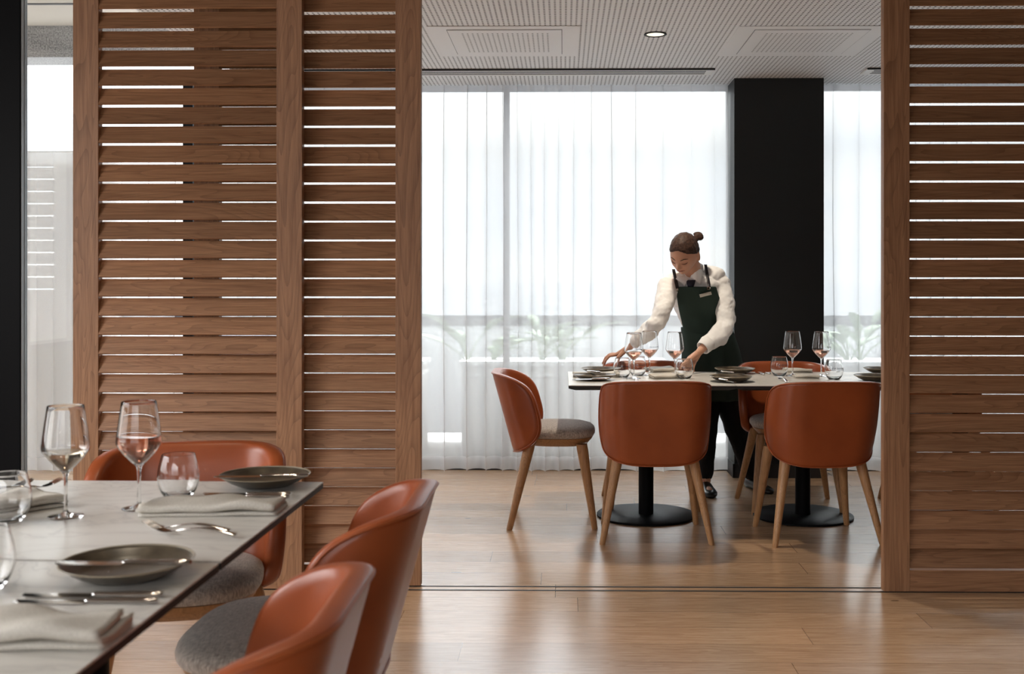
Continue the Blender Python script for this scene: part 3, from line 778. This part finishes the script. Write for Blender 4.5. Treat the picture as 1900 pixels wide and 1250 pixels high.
def knife_mb(Ln=.22, bl=.11, w=.0115):
    b = MB(); h = MB(); n = 10
    Pt = []
    for i in range(n+1):
        t = i/n; x = -Ln/2+bl*t; ww = w*(.25+.75*min(1, t*3.2)**.6)
        Pt.append([Vector((x, y, z)) for y, z in ((-ww*.9, .0022), (0, .0030), (w*.9, .0034), (w*.9, .0018), (0, .0012), (-ww*.9, .0016))])
    b.loft(Pt)
    R = []
    for t, r_ in ((0, .003), (.04, .0048), (.3, .0052), (.7, .0058), (.93, .0068), (1, .0048)):
        x = -Ln/2+bl+(Ln-bl)*t; R.append([Vector((x, 1.25*r_*math.cos(a), .0052+r_*.75*math.sin(a))) for a in [2*PI*k/12 for k in range(12)]])
    h.loft(R); return b, h
def make_knife(label, Ln=.22, bl=.11):
    r = thing('table_knife', label, 'knife', (0, 0, 0), 0); b, h = knife_mb(Ln, bl)
    b.build('blade', M_steel, r); h.build('handle', M_steel, r); return r
def place_on(o, pL, pR, z, tilt=0):
    a = oz(*pL, z); b = oz(*pR, z); m = (a+b)/2; d = b-a
    o.location = (m.x, m.y, z); o.rotation_euler = (0, tilt, math.atan2(d.y, d.x)); return d.length
K = [((368, 917.5), (548, 919.5), TZ, .0, .22, 'steel table knife behind the napkin, farther of the pair'),
     ((370, 921), (545, 924), TZ, .0, .215, 'steel table knife behind the napkin, nearer of the pair'),
     ((33, 1107), (312, 1107), TZ, .0, .235, 'steel knife with bright blade near the camera, farther of the pair'),
     ((20, 1119), (298, 1119), TZ, .0, .235, 'steel knife with bright blade near the camera, nearer of the pair'),
     ((388, 886), (580, 885), .7712, .0, .235, 'steel butter knife lying across the corner plate'),
     ((95, 1047), (362, 1048), .7712, .0, .235, 'steel butter knife lying across the nearest plate')]
for pL, pR, z, ti, ln, lb in K:
    k_ = make_knife(lb, ln, ln*.5); place_on(k_, pL, pR, z, ti); tag(k_, group='steel table knives')
for (a_, b_), lb in ((((1602, 690), (1640, 703)), 'steel knife on the table by the right screen'), (((1400, 690), (1420, 697)), 'dark-looking cutlery handle, left of the pair by the plate'), (((1411, 689), (1430, 695)), 'dark-looking cutlery handle, right of the pair by the plate')):
    k_ = make_knife(lb, .2, .1); place_on(k_, a_, b_, TZ); tag(k_, group='far table knives')
for (x, y), ang, lb in (((1350, 707), 1.9, 'small knife lying on the front edge plate between tables'), ((1360, 692), 2.2, 'small knife lying on the back edge plate beside the woman'), ((1112, 691.5), 2.4, 'small knife lying on the back left plate of the far table'), ((1100, 704), 0.1, 'small knife lying on the front left plate of the far table')):
    k_ = make_knife(lb, .17, .08); p = oz(x, y, .7712); k_.location = (p.x, p.y, .7712); k_.rotation_euler = (0, 0, ang); tag(k_, group='far table knives')
def make_fork(label, spoon=False):
    r = thing('table_spoon' if spoon else 'table_fork', label, 'spoon' if spoon else 'fork', (0, 0, 0), 0, 'steel forks and spoons')
    def zc(t): return .006+.010*math.sin(PI*min(1, max(0, (t-.25)/.75)))**1.2*1.0+(.014*(1-t/.27)**2 if t < .27 else 0)-.004*(t < .27)*0
    def wd(t):
        if t < .27: return .0135*math.sin(PI*(.18+.82*t/.30))**.6 if spoon else .0125*min(1, .9+t) if t < .2 else .0125-(t-.2)/.07*.008
        return .0035+.0055*max(0, (t-.35)/.65)**1.3
    if spoon:
        def wd2(t): return .019*max(.02, math.sin(PI*min(1, .04+t/.31)))**.55 if t < .285 else .0035+.0055*max(0, (t-.35)/.65)**1.3
    n = 40; R = []; Ln = .195
    t0 = 0 if spoon else .115
    for i in range(n+1):
        t = t0+(1-t0)*i/n; w = wd2(t) if spoon else wd(t); x = -Ln/2+Ln*t; z = zc(t); th = .0011+.0012*(t > .3)
        if t > .985: w *= .7
        R.append([Vector((x, w*c, z+th*s-(.006*(1-abs(c)) if spoon and t < .27 else 0))) for c, s in ((-1, 0), (-.7, .9), (0, 1.2), (.7, .9), (1, 0), (.7, -.9), (0, -1.2), (-.7, -.9))])
    m = MB().loft(R)
    m.build('bowl_and_handle' if spoon else 'handle', M_steel, r)
    if not spoon:
        tm = MB()
        for k in range(4):
            y = (k-1.5)*.0068
            tm.tube([Vector((-Ln/2+Ln*t, y, zc(t))) for t in (.0, .03, .06, .09, .125)], [.0007, .0013, .0015, .0016, .0017], 6)
        tm.build('tines', M_steel, r)
    return r
fk = make_fork('steel dinner fork in front of the folded napkin, farther of the pair'); place_on(fk, (250, 981), (446, 990), TZ)
fk2 = make_fork('steel dinner fork in front of the folded napkin, nearer of the pair'); place_on(fk2, (264, 988), (454, 998), TZ)
fk3 = make_fork('steel fork resting on the napkin at the left edge'); place_on(fk3, (92, 905), (-20, 921), .766)
fk4 = make_fork('dark steel spoon resting on the napkin at the left edge', True); place_on(fk4, (30, 907), (-60, 921), .766)
ff = make_fork('fork pointing up the far table, tines just over the front chair back'); p = oz(1180, 706); ff.location = (p.x, p.y, TZ); ff.rotation_euler = (0, 0, -PI/2)
ff2 = make_fork('fork on the right table, tines over the right chair back'); p = oz(1453, 707); ff2.location = (p.x, p.y, TZ); ff2.rotation_euler = (0, 0, -PI/2)

def napkin(label, w, d, h, seed, layers=3):
    rnd = random.Random(seed); r = thing('folded_napkin', label, 'napkin', (0, 0, 0), 0, 'folded linen napkins')
    # one long cloth cross-section, folded back and forth, swept along x
    t = h/layers*.40; mb = MB(); nx = 26
    path = []
    for L_ in range(layers):
        z = t+L_*h/layers; ys = [(-d/2+d*j/8) for j in range(9)]
        if L_ % 2: ys = ys[::-1]
        if L_ == layers-1: ys = ys[:-1]
        path += [(y, z) for y in ys]
        if L_ < layers-1:
            ye = ys[-1]; sg = 1 if ye > 0 else -1; path.append((ye+sg*h/layers*.42, z+h/layers*.5))
    outer = []
    R = []
    for i in range(nx+1):
        x = -w/2+w*i/nx; row_u = []; row_d = []
        for j, (y, z) in enumerate(path):
            y0, z0 = path[max(j-1, 0)]; y1, z1 = path[min(j+1, len(path)-1)]
            ty, tz = y1-y0, z1-z0; l_ = math.hypot(ty, tz) or 1; ny, nz = -tz/l_, ty/l_
            wob = (z/h)*h*(.16*math.sin(x*21+seed+y*24)+.12*math.sin(x*47+seed*2-y*45)); sk = .010*math.sin(seed+z/h*2.2)*(x/w)*2
            row_u.append(Vector((x+.004*math.sin(z*300+seed)+.12*(y)*0, y+ny*t*.8+sk, max(.0004, z+nz*t*.8+wob))))
            row_d.append(Vector((x+.004*math.sin(z*300+seed), y-ny*t*.8+sk, max(.0004, z-nz*t*.8+wob))))
        R.append(row_u+row_d[::-1])
    mb.loft(R).build('cloth', M_linen, r, edge=False)
    return r
NP = [((396, 949), .300, .105, .031, 1, 0, 'folded linen napkin in the middle of the near table'),
      ((58, 1186), .25, .105, .038, 2, .0, 'folded linen napkin in the bottom left corner'),
      ((20, 942), .17, .16, .032, 4, .95, 'folded linen napkin at the left edge behind a tumbler'),
      ((1106, 698.5), .25, .10, .026, 5, 0, 'folded napkin between the two plates at the far table\'s left end'),
      ((1226, 689), .15, .13, .026, 6, .3, 'folded napkin at the back of the far table'),
      ((1236, 701), .17, .12, .022, 7, .2, 'folded napkin right behind the front chair back'),
      ((1480, 690), .16, .12, .020, 8, -.2, 'folded napkin at the back of the right far table'),
      ((1496, 701.5), .12, .085, .020, 9, 0, 'folded napkin behind the right chair back')]
for (px, py), w, d, h, sd, rr, lb in NP:
    p = oz(px, py); n_ = napkin(lb, w, d, h, sd, 3); n_.location = (p.x, p.y, TZ); n_.rotation_euler = (0, 0, rr)

# ------------------------------------------------------------------ woman setting the table
def ell(c, rx, ry, ux=Vector((1,0,0)), uy=Vector((0,1,0)), a0=0, a1=2*PI, m=32, full=True):
    k = m if full else m+1
    return [c+ux*rx*math.cos(a0+(a1-a0)*i/m)+uy*ry*math.sin(a0+(a1-a0)*i/m) for i in range(k)]
wroot = od(1345, 912, 6.45); wroot = Vector((wroot.x, wroot.y, 0))
woman = thing('person', 'woman in white shirt and dark green apron leaning over to set the table', 'person', wroot)
def W_(mb):   # move to the local frame of the figure
    mb.v = [tuple(Vector(v)-wroot) for v in mb.v]; return mb
UX = Vector((math.cos(.12), math.sin(.12), 0)); UY = Vector((-math.sin(.12), math.cos(.12), 0))
TORSO = [(1322, 700, 6.56, .165, .115), (1322, 672, 6.55, .165, .115), (1319, 640, 6.52, .15, .110), (1312, 612, 6.48, .135, .100), (1301, 585, 6.43, .137, .103), (1292, 558, 6.37, .150, .110), (1288, 538, 6.33, .158, .105), (1288, 524, 6.31, .14, .085), (1290, 514, 6.30, .085, .068)]
def tor(grow=0, rows=TORSO):
    return [ell(od(px, py, d), rx+grow, ry+grow, UX, UY) for px, py, d, rx, ry in rows]
headC = od(1270, 470, 6.13)
# face frame: looks down and to our left
yaw, pit, rol = math.radians(33), math.radians(36), math.radians(-9)
fw = Vector((-math.sin(yaw)*math.cos(pit), -math.cos(yaw)*math.cos(pit), -math.sin(pit)))
up0 = (Vector((0,0,1))-fw*fw.z).normalized(); rt0 = up0.cross(fw)*-1      # rt0 points to image right
rt0 = fw.cross(up0); rt0 = rt0 if rt0.x > 0 else -rt0
up = up0*math.cos(rol)+rt0*math.sin(rol)*-1; rt = (rt0*math.cos(rol)+up0*math.sin(rol))
def hl(x, y, z): return headC+(rt*x+fw*y+up*z)*1.07     # x image right, y out of the face, z crown
def g(x, s): return math.exp(-(x/s)**2)
def head_pt(th, ph, grow=0):
    """th polar from crown, ph azimuth (0 = face)"""
    sx, sy, sz = math.sin(th)*math.sin(ph), math.sin(th)*math.cos(ph), math.cos(th)
    x, y, z = .072*sx, .092*sy, .108*sz
    if z < 0:
        t = -z/.108; x *= 1-.34*t**1.6; y *= 1-(.10 if sy > 0 else .42)*t**1.3; y += .012*t if sy > 0 else 0
    if sy > 0:
        fz = z; ax = abs(x)
        y += -.007*g(ax-.031, .014)*g(fz-.002, .012)            # eye hollows
        y += .004*g(ax-.028, .016)*g(fz-.019, .008)             # brow
        y += .021*g(ax, .0095)*g(fz+.030, .012)+.012*g(ax, .008)*g(fz+.012, .016)   # nose
        y += .004*g(ax-.010, .007)*g(fz+.034, .006)             # nostrils
        y += .006*g(ax, .018)*g(fz+.056, .008)-.003*g(ax, .012)*g(fz+.070, .006)    # lips, chin crease
        y += .008*g(ax, .018)*g(fz+.088, .014)                  # chin
        y += .004*g(ax-.042, .016)*g(fz+.022, .02)              # cheeks
        y += -.006*g(fz-.05, .03)*0
    return Vector((x*(1+grow), y*(1+grow), z*(1+grow)))
def head_mb(n=72, m=60, grow=0):
    R = []
    for i in range(m+1):
        th = max(.002, min(PI-.002, PI*i/m)); R.append([hl(*head_pt(th, 2*PI*k/n, grow)) for k in range(n)])
    return MB().loft(R)
body = head_mb()
for s in (-1, 1):
    body.ball(hl(s*.074, -.010, -.016), (.009, .015, .031), Matrix((rt, fw, up)).transposed().to_3x3(), 12, 8)
body.cone(od(1292, 520, 6.32), hl(0.0, -.035, -.055), .054, .050, 20)
body.loft(tor(-.02))
# arms: shoulder, elbow, wrist in photo order (image left / image right)
SL, EL_, WL = od(1238, 531, 6.26), od(1221, 594, 6.14), od(1168, 643, 6.30)
SR, ER, WR = od(1336, 527, 6.36), od(1346, 602, 6.26), od(1299, 651, 6.13)
body.chain([SL, EL_, WL], [.036, .026, .0225]); body.chain([SR, ER, WR], [.036, .026, .0225])
def hand(W0, kn, fingers, thumb):
    """kn: four knuckles; fingers: per finger two further joints"""
    for i in range(4):
        body.cone(W0, kn[i], .018, .0125, 10)
        pts = [kn[i]]+fingers[i]; body.chain(pts, [.0105, .0090, .0078, .0070][:len(pts)], 8)
    for i in range(3): body.cone(kn[i], kn[i+1], .0125, .0125, 8)
    body.chain(thumb, [.0150, .0120, .0100, .0085][:len(thumb)], 8)
hand(WL, [od(1144+2*i, 657.5-i*.4, 6.355+i*.02) for i in range(4)],
     [[od(1131, 660, 6.350), od(1123.5, 669, 6.355), od(1119.5, 680, 6.37)], [od(1131, 657.5, 6.372), od(1123, 664, 6.378), od(1118.5, 674, 6.388)],
      [od(1134, 656.5, 6.395), od(1126, 662, 6.402), od(1121, 671, 6.41)], [od(1138, 656.5, 6.418), od(1131, 660, 6.425), od(1126, 667, 6.43)]],
     [od(1157, 653, 6.32), od(1148, 662, 6.318), od(1143.5, 671, 6.325), od(1141.5, 680, 6.335)])
hand(WR, [od(1279+4.0*i, 664+1.3*i, 6.09+i*.006) for i in range(4)],
     [[od(1271.5, 671, 6.062), od(1268.5, 679, 6.052), od(1270.5, 686.5, 6.05)], [od(1275.5, 674, 6.060), od(1273, 682, 6.05), od(1274.5, 689, 6.052)],
      [od(1281, 676.5, 6.063), od(1279, 684, 6.055), od(1279.5, 690.5, 6.058)], [od(1287.5, 677, 6.075), od(1286, 684, 6.067), od(1285.5, 690, 6.07)]],
     [od(1291, 658, 6.10), od(1278, 668, 6.045), od(1266.5, 675.5, 6.03), od(1262, 683, 6.03)])
# legs
HL, KL, AL_ = od(1314, 700, 6.55), od(1312, 800, 6.50), od(1309, 889, 6.46)
HR, KR, AR = od(1340, 700, 6.57), od(1366, 800, 6.57), od(1396, 886, 6.57)
body.chain([HL, KL, AL_], [.075, .052, .033]); body.chain([HR, KR, AR], [.075, .052, .033])
for A, dv in ((AL_, Vector((.05, -1, 0))), (AR, Vector((.42, -1, 0)))):
    dv.normalize(); base = Vector((A.x, A.y, .028)); body.chain([A, base-dv*.02, base+dv*.13], [.033, .026, .022])
skin = remesh(W_(body), 'body', M_skin, .0036, 2, woman)
# clothes
sh = MB(); sh.loft([ell(od(px, py, d), rx+.004, ry+.004, UX, UY) for px, py, d, rx, ry in TORSO[1:]])
sh.cone(od(1292, 519, 6.31), od(1286, 506, 6.275), .062, .055, 20)
def sleeve(S, E, Wr, inn, sd):
    u = (Wr-E).normalized(); cuff = E.lerp(Wr, inn); nn = 60; R = []
    P0 = S+(S-E)*.06; x = (E-S).cross(Wr-E).normalized()
    for i in range(nn+1):
        t = i/nn
        c = P0*(1-t)**2+(E*2-(P0+cuff)*.5)*(2*t*(1-t))+cuff*t*t
        tg = ((E*2-(P0+cuff)*.5-P0)*(1-t)+(cuff-(E*2-(P0+cuff)*.5))*t).normalized(); y = tg.cross(x).normalized(); x2 = y.cross(tg)
        base = .060-.017*t; row = []
        for k in range(36):
            a = 2*PI*k/36
            f1 = math.sin(t*34+1.7*math.sin(a+sd)+sd); f2 = math.sin(t*19-2.2*math.cos(a*1.0+sd)+2*sd)
            w = (.25+.75*math.exp(-((t-.62)/.26)**2))
            r_ = base*(1+w*(.085*f1*abs(f1)+.085*f2))
            row.append(c+(x2*math.cos(a)+y*math.sin(a))*r_)
        R.append(row)
    sh.loft(R); sh.cone(S, E, .050, .046, 16); sh.cone(E, cuff, .046, .041, 16); sh.ball(S, (.060, .060, .056)); return cuff, u
cL = sleeve(SL, EL_, WL, .66, .4); cR = sleeve(SR, ER, WR, .70, 2.1)
sh.ball(od(1260, 519, 6.30), (.080, .07, .052)); sh.ball(od(1315, 510, 6.36), (.095, .075, .056)); sh.ball(od(1262, 545, 6.33), (.07, .085, .08))
shirt = remesh(W_(sh), 'shirt', M_shirt, .0055, 5, woman, disp=.018, dsize=.055)
for (c, u), r0 in ((cL, .044), (cR, .047)):
    x = u.orthogonal().normalized(); y = u.cross(x); cb = MB()
    R = []
    for h_, r_ in ((-.006, r0*.9), (0, r0), (.048, r0*.86), (.052, r0*.80), (.046, r0*.72), (.0, r0*.7)):
        R.append([c+u*h_+(x*math.cos(a)+y*math.sin(a))*r_ for a in [2*PI*k/28 for k in range(28)]])
    cb.grid(R, True)
    W_(cb).build('cuff', M_shirt, shirt, edge=False, solid=.002)
# things that lie on the shirt are dropped onto its surface
from mathutils.bvhtree import BVHTree
def bvh_of(*obs):
    V = []; Fs = []
    for o in obs:
        n = len(V); V += [v.co+wroot for v in o.data.vertices]; Fs += [tuple(i+n for i in p.vertices) for p in o.data.polygons]
    return BVHTree.FromPolygons(V, Fs)
BV = bvh_of(shirt)
def on_shirt(px, py, off=.003, dep=6.22, bv=None):
    d = ray(px, py).normalized(); h = (bv or BV).ray_cast(EYE, d)
    return h[0]-d*off if h[0] is not None else od(px, py, dep)
def quad(mb, A, B, C, D, off, dep=6.22, n=8, bv=None):
    R = []
    for i in range(n+1):
        u = i/n; row = []
        for j in range(n+1):
            v = j/n; x = (A[0]*(1-u)+B[0]*u)*(1-v)+(D[0]*(1-u)+C[0]*u)*v; y = (A[1]*(1-u)+B[1]*u)*(1-v)+(D[1]*(1-u)+C[1]*u)*v
            row.append(on_shirt(x, y, off+.006*math.sin(PI*u)*math.sin(PI*v), dep, bv))
        R.append(row)
    return mb.grid(R)
for q4, dp in ((((1295, 485), (1305, 492), (1300, 528), (1281, 514)), 6.24), (((1258, 511), (1254, 517), (1271, 532), (1279, 516)), 6.2)):
    cm = MB(); quad(cm, *q4, .010, dp); W_(cm).build('collar', M_shirt, shirt, edge=False, solid=.003)
tie = MB(); quad(tie, (1272, 520), (1291, 519), (1286, 534), (1278, 535), .010); quad(tie, (1277, 534), (1287, 533), (1294, 552), (1272, 552), .008)
W_(tie).build('necktie', M_tie, woman, edge=False, solid=.004)
# apron bib and skirt
def arc(px, py, d, rx, ry, h0, h1, m=20):
    c = od(px, py, d); return [c+UX*rx*math.sin(t)-UY*ry*math.cos(t) for t in [h0+(h1-h0)*i/m for i in range(m+1)]]
bib = MB().grid([arc(1286, 531, 6.315, .168, .132, -.76, .74), arc(1286, 542, 6.33, .174, .134, -.78, .78), arc(1290, 560, 6.37, .170, .136, -.86, .90), arc(1299, 585, 6.42, .158, .128, -1.05, 1.1), arc(1309, 604, 6.46, .152, .124, -1.3, 1.3), arc(1314, 618, 6.49, .154, .128, -1.5, 1.5)])
apron = W_(bib).build('apron', M_apron, woman, edge=False, solid=.004, sub=1)
BA = bvh_of(apron, shirt)
sk = MB(); R = []
for px, py, d, rx, ry in ((1310, 606, 6.47, .152, .118), (1315, 625, 6.50, .160, .125), (1320, 650, 6.53, .176, .135), (1323, 680, 6.55, .188, .142), (1325, 710, 6.555, .192, .146), (1327, 742, 6.56, .190, .146)):
    c = od(px, py, d); fo = (py-606)/136*.010
    R.append([c+UX*(rx+fo*math.sin(7*t+1))*math.sin(t)-UY*(ry+fo*math.sin(9*t))*math.cos(t) for t in [-2.7+5.4*i/60 for i in range(61)]])
W_(sk.grid(R)).build('apron_skirt', M_apron, apron, edge=False, solid=.004, sub=1)
for a_, b2 in (((1257, 535), (1249.5, 499)), ((1316, 532), (1309, 491))):
    st = MB(); R = []
    for i in range(13):
        t = i/12; x = a_[0]+(b2[0]-a_[0])*t; y = a_[1]+(b2[1]-a_[1])*t
        R.append([on_shirt(x-2.7, y, .005, 6.25, BA), on_shirt(x+2.7, y, .005, 6.25, BA)])
    W_(st.grid(R)).build('apron_strap', M_strap, apron, edge=False, solid=.004)
for px, py in ((1255.5, 537.5), (1315, 534.5)):
    c = on_shirt(px, py, .008, 6.2, BA)
    pts = [c+UX*.009*math.cos(a)+Vector((0, 0, .007*math.sin(a))) for a in [2*PI*k/16 for k in range(16)]]
    W_(MB().tube(pts, .0022, 6, closed=True)).build('buckle', M_steel, apron)
bd = MB(); quad(bd, (1297.5, 546), (1319, 540.5), (1320.5, 546), (1299, 551.5), .010, 6.2, 3, BA)
badge = W_(bd).build('name_badge', M_badge, woman, smooth=False, solid=.003)
for k in range(5):
    c = on_shirt(1309+1.8*k, 546.4-.45*k, .0130, 6.2, BA); hh_ = .0026 if k % 2 else .0016
    W_(MB().box(c-Vector((.0014, .0006, hh_)), c+Vector((.0014, .0006, hh_)))).build('letter', M_print, badge, smooth=False)
# trousers and shoes
tr = MB(); tr.loft([ell(od(px, py, d), rx, ry, UX, UY) for px, py, d, rx, ry in ((1324, 722, 6.56, .150, .11), (1322, 690, 6.55, .165, .118), (1320, 650, 6.53, .155, .112), (1316, 630, 6.51, .142, .104))])
def fr(a, b, t): return a.lerp(b, t)
tr.chain([HL, KL, fr(KL, AL_, .88)], [.092, .062, .046], 16); tr.chain([HR, KR, fr(KR, AR, .88)], [.092, .064, .048], 16)
remesh(W_(tr), 'trousers', M_trouser, .007, 4, woman, disp=.012, dsize=.06)
for A, dv in ((AL_, Vector((.05, -1, 0))), (AR, Vector((.42, -1, 0)))):
    dv.normalize(); sd = Vector((-dv.y, dv.x, 0)); b = Vector((A.x, A.y, 0)); R = []
    for t, w, h_, in ((-.062, .020, .045), (-.050, .031, .062), (-.01, .035, .072), (.04, .037, .066), (.09, .043, .050), (.14, .045, .040), (.18, .036, .034), (.205, .014, .026)):
        R.append([b+dv*t+sd*(w*math.cos(a))+Vector((0, 0, h_*.5+h_*.5*math.sin(a) if math.sin(a) > -.7 else .002)) for a in [2*PI*k/20 for k in range(20)]])
    W_(MB().loft(R)).build('shoe', M_shoe, woman, edge=False)
# hair, bun, brows, lashes, mouth
hair = MB(); R = []; n = 64
HT = [0.02, .15, .3, .5, .7, .9, 1.1, 1.3, 1.5, 1.7, 1.9, 2.1, 2.25]
for th in HT:
    row = []
    for k in range(n):
        ph = 2*PI*k/n; f_ = (1+math.cos(ph))/2           # 1 at the face
        lim = 2.25-1.34*f_**.85 + .08*math.sin(ph*2)**2*f_
        t2 = th*lim/2.25; v = head_pt(t2, ph); gr = .105*(1-.55*(th/2.25)**4); row.append(hl(*(v*(1+gr)+Vector((.0015*math.sin(ph*22), 0, 0)))))
    R.append(row)
row = [hl(*(head_pt(2.25-1.34*((1+math.cos(2*PI*k/n))/2)**.85+.08*math.sin(4*PI*k/n)**2*(1+math.cos(2*PI*k/n))/2, 2*PI*k/n)*.93)) for k in range(n)]
R.append(row); R.append([hl(0, 0, .0)+(p_-hl(0, 0, .0))*.3 for p_ in row])
hair.loft(R)
bun = od(1296.5, 438, 6.20)
HM = Matrix((rt, fw, up)).transposed().to_3x3()
hair.ball(bun, (.030, .026, .024), Matrix.Rotation(.6, 3, 'Y')); hair.ball(bun+Vector((-.012, 0, .012)), (.020, .018, .014)); hair.cone(od(1284, 448, 6.17), bun, .026, .014, 12)
remesh(W_(hair), 'hair', M_hair, .0036, 3, woman, disp=.006, dsize=.02)
br = MB(); ls = MB()
for s in (-1, 1):
    def fp(x, z, o=.0012):
        # point on the face at local (x, z): march the polar map
        best = None
        for i in range(90, 175):
            th = PI*i/180.
            for j in range(-60, 61, 2):
                ph = math.radians(j); v = head_pt(th if z < .0 else PI-th, ph); e = (v.x-x)**2+(v.z-z)**2
                if best is None or e < best[0]: best = (e, v)
        v = best[1]; return hl(x, v.y+o, z)
    br.tube([fp(s*x, z) for x, z in ((.014, .017), (.022, .021), (.032, .023), (.042, .021), (.050, .016))], [.0012, .0024, .0026, .0020, .0008], 6)
    ls.tube([fp(s*x, z, .0010) for x, z in ((.018, -.004), (.025, -.0075), (.033, -.0085), (.041, -.006), (.046, -.002))], [.0008, .0013, .0015, .0014, .0008], 6)
W_(br).build('eyebrows', M_hair, skin); W_(ls).build('eyelashes', M_hair, skin)
lp = MB().tube([fp(x, z, .0) for x, z in ((-.024, -.056), (-.012, -.0545), (0, -.0555), (.012, -.0545), (.024, -.056))], [.0010, .0035, .0042, .0035, .0010], 8)
W_(lp).build('lips', M_lip, skin)
